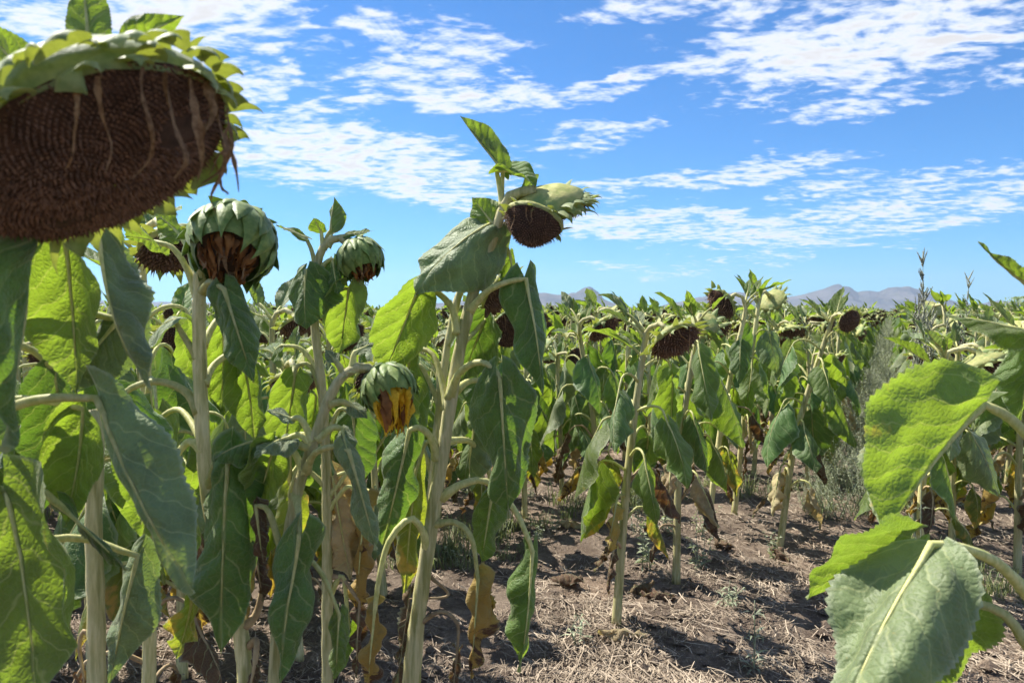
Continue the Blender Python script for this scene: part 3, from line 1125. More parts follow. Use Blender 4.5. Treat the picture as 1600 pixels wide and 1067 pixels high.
# mountains: real ridges five kilometres away (ridge heights in photo pixels above the horizon)
def ridge(name, label, pts, D, depth, seed, base_px=487):
    r = random.Random(seed)
    x0, x1 = pts[0][0], pts[-1][0]
    n = int((x1 - x0) / 2)
    px_ = np.linspace(x0, x1, n)
    hp = np.interp(px_, [p[0] for p in pts], [487 - p[1] for p in pts]) * 1.1
    rows = 34
    V = []
    for k in range(rows):
        q = -1 + 2 * k / (rows - 1)          # -1 near foot, 0 ridge line, 1 far foot
        for i in range(n):
            yy = D + q * depth
            xx = (px_[i] - 800) / FPX * D * (1 + .12 * q)
            f = max(0, 1 - abs(q)) ** 1.15
            nz = mnoise.fractal(Vector((xx * .0022 + seed, yy * .0022, 0)), 1.0, 2.1, 6)
            rav = abs(mnoise.noise(Vector((xx * .006, yy * .0011, seed))))
            h = hp[i] / FPX * D * f * (1 + .16 * nz * (1 - f) * 2.4 - .55 * rav * (1 - f)) + hp[i] / FPX * D * f * (.05 * nz + .09 * mnoise.fractal(Vector((xx * .011, seed, 0)), .9, 2.2, 4))
            V.append((xx, yy, max(h, 0) - 2))
    o = MB().add(V, grid_faces(rows, n), 'rock').build(name)
    return tag(o, label, 'mountain', kind='structure')


ridge('mountains', 'lone grey mountain with a rounded steep peak behind the crop', [(560, 486), (640, 478), (720, 470), (800, 462), (840, 458), (862, 460), (880, 463), (900, 458), (915, 452), (925, 450), (934, 455), (943, 468), (955, 472), (980, 478), (1010, 484)], 4600, 700, 3)
ridge('mountains', 'long grey mountain range on the right of the horizon', [(1010, 485), (1040, 476), (1060, 472), (1090, 466), (1130, 461), (1165, 458), (1205, 460), (1225, 466), (1245, 463), (1270, 456), (1290, 451), (1311, 446), (1325, 450), (1338, 459), (1352, 456), (1372, 458), (1398, 450), (1418, 449), (1440, 456), (1470, 465), (1500, 473), (1530, 475), (1560, 470), (1585, 472), (1650, 476), (1800, 462), (1950, 478), (2100, 486)], 5200, 800, 11)
ridge('mountains', 'low hazy hills on the left of the horizon', [(-700, 486), (-400, 470), (-150, 474), (50, 466), (220, 472), (380, 474), (480, 478), (600, 486)], 5600, 600, 23)

# ================================================================== the large plants close to the camera
rng = random.Random(11)
CAMW = (0, -1, .15)        # upper face turned to the camera
AWAY = (0, 1, .35)         # upper face turned to the sun, underside towards the camera


def root_at(px_, d, label, cat='sunflower', group='sunflowers close to the camera'):
    g = P(px_, 487, d)
    o = empty('sunflower', (g.x, g.y, ground_z(g.x, g.y)))
    return tag(o, label, cat, group)


# --- main plant in the middle
d = 1.42
pm = root_at(610, d, 'tall sunflower in the middle with brown drooping head and pale stem')
gz = pm.location
stalk_part(pm, [(gz.x, gz.y, -.03), P(640, 1090, d), P(655, 950, d), P(690, 720, d), P(716, 560, d), P(742, 450, d), P(772, 368, d), P(786, 325, d), P(800, 305, d - .01), P(838, 296, d - .02)], .0180, .0090, 14, n=60)
hl = lambda *a, **k: hero_leaf(pm, d, *a, rng, **k)
hl([(744, 440), (748, 385), (766, 350)], (645, 462, -.05), 155, (-.35, -.8, .45), 'grey', bend=.8, curl=.5, vfold=.1, asym=-.3, wave=.05)
hl([(762, 372), (770, 350)], (737, 308, .02), 58, AWAY, 'bright', bend=.3, curl=-.3)
hl([(733, 486), (762, 455, -.03), (795, 440, -.05), (822, 436, -.05)], (848, 618, -.06), 100, (.35, -1, .1), 'dark', bend=.45, curl=.7, vfold=.35, wave=.06, pr=.006)
hl([(703, 622), (716, 585, -.03), (745, 566, -.06), (770, 574, -.08), (781, 592, -.09)], (795, 812, -.07), 125, CAMW, 'dark', bend=.35, curl=.55, vfold=.15, wave=.05, asym=.2, pr=.0065)
hl([(716, 522), (705, 480), (680, 455), (655, 448)], (598, 592, .03), 120, AWAY, 'bright', bend=.5, curl=.5, vfold=.2, pr=.0065)
hl([(684, 715), (672, 682, -.02), (655, 668, -.03), (640, 672, -.03)], (598, 850, .0), 80, (.2, -1, .1), 'dark', bend=.4, curl=.8, pr=.007)
hl([(684, 705, .03), (667, 690, .05), (650, 735, .06)], (632, 925, .07), 78, CAMW, 'yellowing', bend=.3, curl=.7, vfold=.25, pr=.004)
hl([(668, 862), (660, 828, -.02), (640, 810, -.04), (608, 845, -.05), (592, 905, -.05), (586, 950, -.05)], (574, 1085, -.05), 62, CAMW, 'yellow', bend=.3, curl=1.4, wave=.1, crumple=.07, pr=.0058)
hl([(674, 820), (712, 816, -.02), (737, 842, -.03), (747, 905, -.03)], (736, 1062, -.03), 62, CAMW, 'yellow', bend=.3, curl=1.2, wave=.12, crumple=.06, asym=.5, pr=.0052)
hl([(689, 778), (720, 757), (760, 752, .03), (800, 790, .02), (824, 838), (832, 862)], (812, 1052), 92, (.3, -1, .1), 'green', bend=.4, curl=.9, vfold=.4, wave=.06, pr=.006)
hl([(694, 690, .03), (735, 690, .08), (762, 730, .1), (768, 778, .1)], (752, 880, .12), 86, CAMW, 'green', bend=.4, curl=.8)
hl([(712, 610, .03), (735, 595, .06), (760, 600, .08), (745, 645, .08)], (735, 770, .1), 80, (-.8, -.5, .2), 'grey', bend=.4, curl=1.0, vfold=.4)
hl([(722, 535, .03), (740, 520, .08), (757, 500, .1)], (720, 600, .15), 100, AWAY, 'dark', bend=.4, curl=.5)
hl([(654, 975), (690, 955, -.02), (715, 975, -.03), (714, 1020, -.03)], (704, 1120, -.03), 22, CAMW, 'dry', bend=.2, curl=2.0, crumple=.08, pmat='petiole_dry', pr=.0035)
hl([(700, 640), (680, 560, .04), (655, 545, .06), (640, 556, .08)], (625, 690, .1), 84, AWAY, 'green', bend=.4, curl=.6)
# crown
hl([(786, 330), (784, 300), (786, 264)], (721, 181, .02), 58, (.75, .35, .45), 'green', bend=-.25, curl=-.9, vfold=-.4, twist=.3, pr=.005)
hl([(786, 322), (782, 300), (776, 268)], (838, 292, -.03), 62, (.3, -.5, .8), 'green', bend=1.0, curl=-.3, vfold=-.2, wave=.09)
hl([(800, 318), (812, 306), (818, 302)], (842, 272, .02), 30, (-.5, .6, .4), 'green', bend=.3, curl=-.5)
hl([(770, 372), (788, 382, .03), (796, 398, .03)], (806, 462, .03), 44, (.5, -.8, .2), 'green', bend=.3, curl=.4)
# the head is folded: one lobe of the disc hangs towards us, the pale back bulges up behind
open_head(pm, P(833, 348, d - .04) - gz, (-.30, -.42, -.85), .052, rng, nseed=620, nbr=12, ndried=14, back=.5, reflex=.25, dome=.85, brl=.45, brw=.36)
open_head(pm, P(862, 324, d + .01) - gz, (.14, .34, -.93), .064, rng, nseed=420, nbr=66, ndried=4, back=1.4, reflex=.1, dome=.35, neck=False, styles=[(.62, .44, .5, .9), (.55, .4, .9, .9), (.7, .36, .2, 1.0), (.5, .42, 1.2, .6)])

# --- second stem close behind it, carrying the pale head half hidden by a leaf
d = 1.62
pb = root_at(640, d, 'sunflower right behind the middle one, its head hidden by a leaf')
gz = pb.location
stalk_part(pb, [(gz.x, gz.y, -.03), P(650, 1060, d), P(672, 800, d), P(691, 600, d), P(714, 470, d), P(735, 432, d), P(756, 428, d), P(770, 440, d)], .0125, .008, 12, n=50)
hl = lambda *a, **k: hero_leaf(pb, d, *a, rng, **k)
open_head(pb, P(781, 462, d) - gz, (.75, -.35, -.55), .052, rng, nseed=360, nbr=22, ndried=10, back=1.2, brl=.6)
open_head(pb, P(796, 515, d + .12) - gz, (.25, -.75, -.3), .040, rng, nseed=300, nbr=16, ndried=4, squash=1.1)
hl([(690, 640), (668, 590), (655, 570), (648, 590)], (640, 740), 80, CAMW, 'green', bend=.4, curl=.8)
hl([(680, 760), (660, 700), (648, 720)], (640, 880), 70, CAMW, 'dark', bend=.4, curl=.8)
hl([(700, 540), (735, 500), (752, 520)], (740, 640), 100, (.3, -1, 0), 'dark', bend=.4, curl=.8)
hl([(672, 900), (700, 930), (640, 935)], (618, 1085), 40, CAMW, 'dry', bend=.4, curl=2., crumple=.08, pmat='petiole_dry', pr=.003)

# --- giant head hanging into the upper left corner
d = .60
pg = root_at(-330, d, 'sunflower with the giant drooping seed head in the upper left corner')
gz = pg.location
stalk_part(pg, [(gz.x, gz.y, -.03), P(-330, 1100, d + .02), P(-290, 600, d + .03), P(-240, 300, d + .06), P(-160, 170, d + .09), P(-60, 140, d + .11), P(40, 150, d + .11), P(110, 185, d + .08)], .017, .013, 14, n=60)
open_head(pg, P(156, 248, d + .01) - gz, (.56, -.14, -.82), .108, rng, nseed=2400, nbr=84, ndried=30, back=1.25, reflex=.15, dome=.24, lump=.035, styles=[(.30, .40, 1.9, .5), (.28, .32, 1.4, 1.0), (.34, .2, .9, 1.2), (.28, .3, 2.3, .6), (.32, .14, .5, 1.2), (.28, .26, 1.6, 1.0)], mats=('bract', 'bract'))
hl = lambda *a, **k: hero_leaf(pg, d, *a, rng, **k)
hl([(40, 150, .11), (100, 130, .11), (140, 100, .1)], (126, -60, .12), 90, (0, 1, .1), 'bright', bend=.2, curl=-.3)
hl([(60, 150, .11), (130, 110, .1), (185, 72, .09)], (288, 25, .08), 66, (-.2, .8, .6), 'bright', bend=-.1, curl=-.4, vfold=-.3)
hl([(-60, 140, .1), (0, 150, .1), (60, 140, .09)], (-60, 15, .11), 110, (.3, 1, .3), 'bright', bend=.3, curl=.2)
hl([(-160, 170, .08), (-90, 120, .06), (-40, 110, .04)], (20, 260, -.01), 130, (-.5, -.6, .6), 'green', bend=.7, curl=.6)

# --- leaves of the plant at the left edge
d = .86
pl = root_at(-95, d, 'sunflower at the left edge of the picture, only its big leaves in view', group='sunflowers close to the camera')
gz = pl.location
stalk_part(pl, [(gz.x, gz.y, -.03), P(-95, 1100, d), P(-90, 700, d), P(-70, 400, d), P(-40, 280, d + .05)], .018, .012, 12, n=40)
hl = lambda *a, **k: hero_leaf(pl, d, *a, rng, **k)
hl([(-88, 480, -.02), (-30, 400, -.14), (40, 398, -.2)], (-5, 705, -.22), 190, (.2, .3, .8), 'dark', bend=.4, curl=.5)
hl([(-72, 380), (20, 350, .02), (100, 362, .04)], (122, 622, .04), 150, (-.2, 1, .3), 'bright', bend=.3, curl=.4, wave=.05)
hl([(-72, 400), (60, 340), (150, 358)], (232, 612, -.02), 105, (-.75, -.55, .35), 'grey', bend=.45, curl=.9, vfold=.5, wave=.07)
hl([(-72, 450), (60, 470, .05), (185, 500, .06)], (112, 612, .06), 120, (.3, -.6, .7), 'grey', bend=.5, curl=.5)
hl([(-90, 680), (20, 635), (80, 622), (150, 622)], (306, 925, -.04), 140, (-.55, -.8, .25), 'grey', bend=.35, curl=.7, vfold=.2, wave=.05, pr=.006)
hl([(-90, 660), (20, 625, .06), (95, 630, .07), (132, 640, .07)], (104, 822, .08), 118, (-.1, 1, .2), 'bright', bend=.3, curl=.5, wave=.06)
hl([(-92, 820), (-40, 765), (10, 765)], (58, 1110, -.05), 300, (-.15, 1, .3), 'bright', bend=.4, curl=.4, wave=.05, crumple=.03)
hl([(-92, 800), (40, 760, .04), (95, 790, .05)], (198, 890, .04), 95, (.35, -.8, .4), 'dark', bend=.6, curl=1.1, vfold=.5)
hl([(-92, 900), (100, 840, .12), (215, 868, .14)], (170, 1072, .14), 115, (.2, -1, .2), 'grey', bend=.35, curl=.7, asym=.5)
hl([(-80, 560), (30, 540, .1), (90, 580, .12)], (80, 760, .12), 130, AWAY, 'dark', bend=.4, curl=.5)

# --- bare cut stem at the lower left
d = 1.12
pc = root_at(150, d, 'bare lower stalk of a sunflower behind the leaves at the lower left')
gz = pc.location
stalk_part(pc, [(gz.x, gz.y, -.03), P(152, 1200, d), P(151, 1060, d), P(150, 948, d), P(146, 820, d), P(150, 700, d), P(142, 640, d)], .0150, .0105, 12, n=50)
hero_leaf(pc, d, [(150, 1010), (132, 985), (124, 1010), (132, 1060)], (128, 1140), 28, CAMW, 'dry', rng, pmat='petiole_dry', pr=.003, bend=.3, curl=2.0, crumple=.08)

# --- plant with the large closed green head
d = 1.22
p2 = root_at(392, d, 'sunflower with a large closed green head beneath the giant one')
gz = p2.location
stalk_part(p2, [(gz.x, gz.y, -.03), P(388, 1150, d), P(372, 960, d), P(330, 800, d), P(318, 700, d), P(312, 560, d), P(312, 430, d), P(322, 352, d), P(348, 330, d), P(366, 345, d)], .0140, .0095, 12, n=60)
closed_head(p2, P(362, 383, d - .02) - gz, (.12, -.80, -.58), .066, rng, 'rust', 46, .42, opening=.60)
hl = lambda *a, **k: hero_leaf(p2, d, *a, rng, **k)
hl([(316, 455), (330, 440, -.04), (350, 452, -.07)], (397, 598, -.08), 98, (.25, -1, .15), 'dark', bend=.35, curl=.7, vfold=.25)
hl([(312, 480), (292, 420), (270, 388), (250, 380)], (195, 372, .04), 70, (0, .6, .8), 'bright', bend=.5, curl=-.2)
hl([(310, 478, .02), (298, 400, .06), (280, 365, .08)], (240, 330, .1), 60, AWAY, 'bright', bend=.3, curl=.2)
hl([(318, 600), (335, 570, .03), (362, 552, .05), (380, 560, .07)], (398, 690, .1), 80, AWAY, 'green', bend=.3, curl=.6)
hl([(312, 645), (290, 612), (250, 596), (210, 604), (186, 622)], (250, 770, .06), 110, (.2, -.8, .3), 'dark', bend=.4, curl=.5, pr=.0062)
hl([(310, 560), (290, 530), (272, 500)], (222, 560, .06), 80, (.3, -.5, .8), 'grey', bend=.8, curl=.3)
hl([(325, 760), (340, 715, -.04), (356, 718, -.06)], (345, 1022, -.05), 128, CAMW, 'dark', bend=.25, curl=.6, vfold=.15, wave=.06)
hl([(318, 705), (296, 690), (276, 712), (268, 735)], (305, 870, .05), 105, AWAY, 'bright', bend=.3, curl=.6, pr=.006)
hl([(345, 850), (310, 900), (300, 935)], (275, 1030, .02), 62, AWAY, 'yellowing', bend=.9, curl=.9, wave=.12)
hl([(372, 985), (400, 960), (412, 900), (400, 850)], (412, 940, -.02), 40, CAMW, 'dry', bend=.5, curl=1.6, crumple=.08, pmat='petiole_dry')
hl([(316, 540, .02), (340, 500, .06), (350, 520, .08)], (345, 640, .1), 110, AWAY, 'bright', bend=.3, curl=.5)
hl([(318, 690, .02), (280, 640, .08), (240, 660, .1)], (220, 820, .12), 120, AWAY, 'green', bend=.3, curl=.5)
hl([(380, 1020, .01), (400, 1000, -.02), (398, 1040, -.03)], (385, 1110, -.03), 38, CAMW, 'dry', bend=.5, curl=1.8, crumple=.08, pmat='petiole_dry')

# --- plant with the smaller closed green head
d = 1.78
p3 = root_at(515, d, 'slim sunflower with a small closed green head against the blue sky')
gz = p3.location
stalk_part(p3, [(gz.x, gz.y, -.03), P(512, 1060, d), P(511, 800, d), P(506, 640, d), P(492, 510, d), P(493, 430, d), P(506, 385, d), P(528, 372, d), P(545, 382, d)], .0145, .009, 12, n=60)
closed_head(p3, P(564, 408, d) - gz, (.35, -.38, -.85), .052, rng, 'rust', 28, .38, opening=.5)
hl = lambda *a, **k: hero_leaf(p3, d, *a, rng, **k)
hl([(494, 440), (486, 425), (478, 422, -.03)], (478, 515, -.05), 100, (-.2, -1, .4), 'dark', bend=.5, curl=.5, vfold=.1)
hl([(494, 430), (488, 395), (478, 372)], (432, 350, .02), 34, (.1, -.2, 1), 'bright', bend=.2, curl=-.3)
hl([(505, 390), (512, 368), (517, 360)], (523, 308, .02), 46, (.5, .7, .2), 'green', bend=-.2, curl=-.6, vfold=-.3)
hl([(505, 390), (503, 372), (502, 362)], (490, 340, -.02), 36, (-.4, -.7, .4), 'green', bend=.2, curl=-.6)
hl([(512, 385), (525, 372), (540, 368)], (584, 360, .02), 30, (0, -.4, 1), 'bright', bend=.1, curl=-.4)
hl([(500, 420), (512, 408), (520, 405)], (528, 460, -.03), 50, CAMW, 'dark', bend=.5, curl=.6)
hl([(497, 480), (520, 455), (545, 448)], (530, 556, .05), 84, AWAY, 'bright', bend=.4, curl=.5)
hl([(500, 580), (470, 545), (440, 540)], (425, 560, .03), 60, (0, -.5, .8), 'green', bend=.8, curl=.4)
hl([(504, 620), (485, 572), (465, 572), (460, 592)], (440, 720, .03), 90, AWAY, 'bright', bend=.4, curl=.6)
hl([(508, 690), (530, 640), (552, 650)], (560, 760, .04), 90, CAMW, 'dark', bend=.4, curl=.7)
hl([(511, 780), (540, 740), (520, 745)], (548, 905), 120, CAMW, 'straw_leaf', bend=.3, curl=1.2, wave=.1, crumple=.05)
hl([(511, 800), (545, 760), (570, 790)], (556, 960), 76, CAMW, 'yellow', bend=.3, curl=1.6, wave=.1, crumple=.06)
hl([(511, 760), (470, 730), (452, 770)], (450, 900), 80, CAMW, 'yellowing', bend=.3, curl=1.0)
hl([(511, 900), (535, 905), (562, 940)], (556, 1060), 40, CAMW, 'dry', bend=.3, curl=2.0, crumple=.08, pmat='petiole_dry')
hl([(511, 940), (535, 900), (545, 980)], (520, 1060), 60, CAMW, 'green', bend=.3, curl=1.0)

# --- small plant with the head that still has yellow petals
d = 1.16
p4 = root_at(430, d, 'short sunflower with yellow petals hanging from its green head')
gz = p4.location
stalk_part(p4, [(gz.x, gz.y, -.03), P(428, 1150, d), P(440, 920, d), P(462, 780, d), P(490, 690, d), P(520, 610, d), P(545, 580, d), P(572, 574, d), P(592, 588, d)], .0115, .0075, 12, n=60)
closed_head(p4, P(608, 610, d) - gz, (.38, -.70, -.60), .040, rng, 'petal', 40, .9, opening=.66)
hl = lambda *a, **k: hero_leaf(p4, d, *a, rng, **k)
hl([(490, 690), (470, 655), (455, 655)], (415, 640, -.02), 46, (0, -.4, 1), 'grey', bend=.3, curl=-.3)
hl([(488, 695), (470, 680), (455, 682)], (395, 715, -.05), 70, (-.2, -.5, .9), 'grey', bend=.7, curl=.3, wave=.09)
hl([(488, 700), (440, 690), (400, 690)], (330, 720, -.02), 60, (0, -.5, .9), 'dark', bend=.8, curl=.8, wave=.12)
hl([(495, 685), (520, 668), (535, 670)], (548, 720, -.02), 34, CAMW, 'grey', bend=.8, curl=.4)
hl([(540, 590), (532, 575), (525, 565)], (508, 545, .01), 24, (0, -.5, .9), 'grey', bend=.1, curl=-.5)
hl([(550, 582), (552, 560), (555, 550)], (585, 535, .01), 26, (0, -.6, .7), 'grey', bend=.2, curl=-.4)
hl([(515, 630), (535, 628), (548, 632)], (575, 655, -.02), 30, (0, -.6, .8), 'grey', bend=.4, curl=.3)
hl([(478, 735), (492, 708, -.03), (520, 698, -.05), (545, 704, -.06)], (588, 860, -.06), 76, (.3, -1, .2), 'grey', bend=.4, curl=.8, vfold=.4, pr=.005)
hl([(462, 775), (466, 800, -.03), (468, 838, -.05)], (436, 1072, -.05), 118, (-.2, -1, .1), 'dark', bend=.3, curl=.7, vfold=.25, asym=-.4)
hl([(476, 740), (455, 700), (430, 690)], (400, 790, .04), 90, AWAY, 'bright', bend=.5, curl=.6)
hl([(450, 850), (480, 870), (505, 900), (530, 960)], (525, 1060), 60, CAMW, 'green', bend=.3, curl=1.1, pr=.004)
hl([(446, 880), (420, 800), (400, 790)], (412, 880), 60, CAMW, 'dry', bend=.4, curl=1.6, crumple=.08)

# --- plant whose leaves reach in from the right edge
d = .98
pr_ = root_at(1725, d, 'sunflower at the right edge of the picture, its large lit leaves reaching in')
gz = pr_.location
stalk_part(pr_, [(gz.x, gz.y, -.03), P(1725, 1200, d), P(1715, 900, d), P(1690, 600, d), P(1670, 420, d), P(1680, 330, d)], .018, .012, 12, n=50)
open_head(pr_, P(1720, 320, d) - gz, (.7, -.4, -.6), .08, rng, nseed=260, nbr=20, ndried=6)
hl = lambda *a, **k: hero_leaf(pr_, d, *a, rng, **k)
hl([(1705, 770), (1640, 715), (1580, 655), (1538, 632)], (1382, 842, -.03), 300, (-.15, .9, .4), 'bright', bend=.35, curl=-.2, vfold=-.5, asym=.9, wave=.045, shape=(.62, 1.1), pr=.008)
hl([(1712, 1010, -.02), (1620, 945, -.05), (1560, 880, -.08), (1490, 852, -.10), (1455, 850, -.10)], (1290, 1190, -.20), 185, (-.42, -.42, .82), 'grey', bend=.5, curl=.3, vfold=.2, lobe=.06, wave=.06, crumple=.04, pleat=.075, pr=.007)
hl([(1712, 990, .02), (1620, 930, -.02), (1540, 870, -.05), (1425, 846, -.04)], (1256, 930, -.02), 215, (-.4, .75, .5), 'green', bend=.3, curl=.2, vfold=-.1, wave=.05, pr=.006)
hl([(1712, 1120, -.02), (1620, 1030, -.06), (1570, 960, -.06), (1494, 934, -.06)], (1405, 1130, -.02), 230, (-.5, .8, .3), 'bright', bend=.3, curl=.2, pr=.007)
hl([(1690, 560), (1650, 530), (1618, 520)], (1472, 491, .03), 80, (.1, -.25, 1), 'bright', bend=.2, curl=.4, vfold=.1)
hl([(1672, 470), (1640, 455), (1612, 448)], (1528, 378, .0), 64, (.4, -.3, .8), 'green', bend=-.3, curl=-.4, vfold=-.2)
hl([(1690, 560, .06), (1650, 540, .08), (1610, 545, .1)], (1590, 660, .12), 90, CAMW, 'green', bend=.4, curl=.6)

# ================================================================== plants of the middle distance, each where it stands
# base (photo x, depth), top (photo x, y), head azimuth, droop, disc radius, label, extra
MID = [
    (965, 2.78, 1008, 520, -55, 52, .088, 'sunflower standing alone nearest on the bare soil right of the middle', 1),
    (1060, 3.22, 1090, 505, 70, 45, .075, 'sunflower showing the pale yellow back of its head, beside the nearest right one', 2),
    (932, 3.94, 905, 508, -40, 48, .086, 'sunflower with an open brown disc just right of the middle plant', 3),
    (1108, 4.03, 1165, 468, -158, 32, .085, 'tallest sunflower of the right group, pointed leaves above its dark disc', 4),
    (1150, 4.35, 1185, 462, 40, 40, .080, 'sunflower with pale back turned to us at the top of the right group', 5),
    (1222, 3.75, 1296, 495, -75, 22, .056, 'leaning sunflower at the weedy lane with a small round dark disc', 6),
    (1180, 5.4, 1215, 505, -60, 75, .085, 'sunflower bowing straight down between the two discs of the right group', 7),
    (1445, 3.05, 1478, 552, -20, 68, .085, 'sunflower behind the large right leaves with its head facing the ground', 8),
    (1600, 3.4, 1602, 505, 60, 50, .08, 'sunflower standing at the far right edge behind the large lit leaf', 9),
    (215, 1.75, 222, 372, -35, 60, .078, 'sunflower with a ragged brown head between the giant and the closed green head', 10),
    (275, 2.35, 268, 525, -60, 40, .062, 'sunflower with a brown disc low behind the green headed stem', 11),
    (430, 2.9, 425, 495, -30, 60, .07, 'sunflower with a small drooping disc between the two green headed stems', 12),
]
tree_cache = {}
taken = []
for (bx, dd, tx, ty, haz, droop, Rd, label, seed) in MID:
    b = P(bx, 487, dd)
    tp = P(tx, ty, dd)
    H = tp.z / .97
    rg = random.Random(100 + seed)
    root = proc_plant(rg, H, R(haz), R(droop), Rd, 0, (b.x, b.y, ground_z(b.x, b.y)), nleaf=15, leanx=tp.x - b.x, leany=0, zlo=.22)
    tag(root, label, 'sunflower', 'sunflowers of the middle distance')
    taken.append((b.x, b.y))

for o in (pm, pb, pg, pl, pc, p2, p3, p4, pr_):
    taken.append((o.location.x, o.location.y))

# ------------------------------------------------------------------ the rows behind
SLOPE = .49                      # rows run away from us to the right
fr = random.Random(77)
spots = []
for x0 in list(np.arange(-1.0, -45, -.5)) + [-.5] + list(np.arange(.3, 22, .5)):
    y = 2.0 + fr.uniform(0, .4)
    while y < 32:
        x = x0 + SLOPE * y
        xx, yy = x + fr.uniform(-.06, .06), y + fr.uniform(-.08, .08)
        y += fr.uniform(.40, .72)
        px_ = 800 + xx / yy * FPX
        if px_ < -120 or px_ > 1720:
            continue
        if min((xx - a) ** 2 + (yy - b) ** 2 for a, b in taken) < .075:
            continue
        if x0 > 0 and yy < 3.6:
            continue
        if -1.1 < x0 < -.4 and yy < 4.9:
            continue
        if -1.6 < x0 <= -1.1 and yy < 4.4 and px_ > 700:
            continue
        if yy < 2.5 and px_ > 560:
            continue
        if px_ > 830 and yy < 3.0:
            continue
        spots.append((yy, xx, x0))
spots.sort()
near = [s for s in spots if s[0] < 5.6][:46]
rest = spots[len(near):]
print('spots', len(spots), 'near', len(near))

protos = []
for k in range(10):
    rg = random.Random(300 + k)
    p = proc_plant(rg, rg.uniform(.95, 1.18), 0.0, R(rg.uniform(15, 80)), rg.uniform(.055, .10), 0, (0, 0, -50), nleaf=15, zlo=.24)
    protos.append(p)
ptrees = [tree_of(p) for p in protos]
GROUP_ROWS = 'sunflowers in the rows behind'
ORD = ['nearest', 'second nearest', 'third nearest', 'fourth nearest', 'fifth nearest', 'sixth nearest', 'seventh nearest', 'eighth nearest', 'ninth nearest', 'tenth nearest', 'eleventh nearest', 'twelfth nearest', 'farther', 'farther', 'farther', 'farther', 'farther']
LANDMARKS = [(140, 'the big leaves of the left edge'), (270, 'the ragged brown head on the left'), (400, 'the large closed green head'), (500, 'the gap between the two green heads'), (600, 'the small closed green head'), (720, 'the middle stem'), (860, 'the dark leaf right of the middle stem'), (1000, 'the lone mountain side of the right group'), (1120, 'the nearest stalk on bare soil'), (1240, 'the tallest heads of the right group'), (1400, 'the weedy lane'), (1520, 'the tall seed spike weed'), (9999, 'the leaves of the right edge')]
seen_lm = {}


def landmark(px_):
    return next(t_ for lim, t_ in LANDMARKS if px_ < lim)


for i, (yy, xx, x0) in enumerate(near):
    k = i % len(protos)
    o = copy_tree(ptrees[k])
    o.location = (xx, yy, ground_z(xx, yy))
    o.rotation_euler = (fr.uniform(-.05, .05), fr.uniform(-.05, .05), R(-40) + fr.gauss(0, 1.0))
    sc = fr.uniform(.90, 1.06)
    o.scale = (sc, sc, sc)
    px_ = 800 + xx / yy * FPX
    lm = landmark(px_)
    k2 = seen_lm.get(lm, 0)
    seen_lm[lm] = k2 + 1
    tag(o, '%s wilted sunflower of the rows behind %s' % (ORD[k2], lm), 'sunflower', GROUP_ROWS)


def drop_tree(tr):
    for c in tr[1]:
        drop_tree(c)
    bpy.data.objects.remove(tr[0])


for tr in ptrees:
    drop_tree(tr)

# farther plants: one mesh each
lod1 = []
for k in range(14):
    rg = random.Random(500 + k)
    lod1.append(proc_plant(rg, rg.uniform(.96, 1.2), 0.0, R(rg.uniform(10, 80)), rg.uniform(.055, .1), 1, nleaf=12, zlo=.22).mesh('sunflower'))
N_IND = 236
for i, (yy, xx, x0) in enumerate(rest[:N_IND]):
    o = link('sunflower', lod1[i % len(lod1)])
    o.location = (xx, yy, ground_z(xx, yy))
    sc = fr.uniform(.92, 1.07)
    o.scale = (sc, sc, sc)
    o.rotation_euler = (fr.uniform(-.05, .05), fr.uniform(-.05, .05), R(-40) + fr.gauss(0, 1.1))
    lm = landmark(800 + xx / yy * FPX)
    tag(o, 'small distant sunflower in the far rows behind ' + lm, 'sunflower', 'distant sunflowers behind ' + lm)


# beyond that the crop reads as one mass
def joined(name, variants, inst, mat_keys):
    """one mesh out of many placed copies; variants: MB list, inst: (variant, x, y, z, rot, scale)"""
    data = []
    for mb in variants:
        V = np.concatenate(mb.v)
        U = np.concatenate(mb.uv)
        tot = np.array([len(f) for f in mb.f], dtype=np.int32)
        lv = np.array([i for f in mb.f for i in f], dtype=np.int32)
        mi = np.array([mat_keys.index(mb.mats[k]) for k in mb.mi], dtype=np.int32)
        data.append((V, U, tot, lv, mi))
    Vs, Us, Ts, Ls, Ms, n = [], [], [], [], [], 0
    for (k, x, y, z, r, s) in inst:
        V, U, tot, lv, mi = data[k]
        c, si = math.cos(r), math.sin(r)
        W = np.stack([(V[:, 0] * c - V[:, 1] * si) * s + x, (V[:, 0] * si + V[:, 1] * c) * s + y, V[:, 2] * s + z], 1)
        Vs.append(W)
        Us.append(U[lv])
        Ts.append(tot)
        Ls.append(lv + n)
        Ms.append(mi)
        n += len(V)
    V, U, T, L_, M_ = map(np.concatenate, (Vs, Us, Ts, Ls, Ms))
    me = bpy.data.meshes.new(name)
    me.vertices.add(len(V))
    me.vertices.foreach_set('co', V.astype(np.float32).ravel())
    me.loops.add(len(L_))
    me.loops.foreach_set('vertex_index', L_.astype(np.int32))
    me.polygons.add(len(T))
    me.polygons.foreach_set('loop_start', np.concatenate([[0], np.cumsum(T)[:-1]]).astype(np.int32))
    me.polygons.foreach_set('material_index', M_)
    ul = me.uv_layers.new(name='UVMap')
    ul.data.foreach_set('uv', U.astype(np.float32).ravel())
    for k in mat_keys:
        me.materials.append(MAT[k])
    me.polygons.foreach_set('use_smooth', np.ones(len(T), dtype=bool))
    me.update(calc_edges=True)
    me.validate()
    o = bpy.data.objects.new(name, me)
    COL.objects.link(o)
    return o


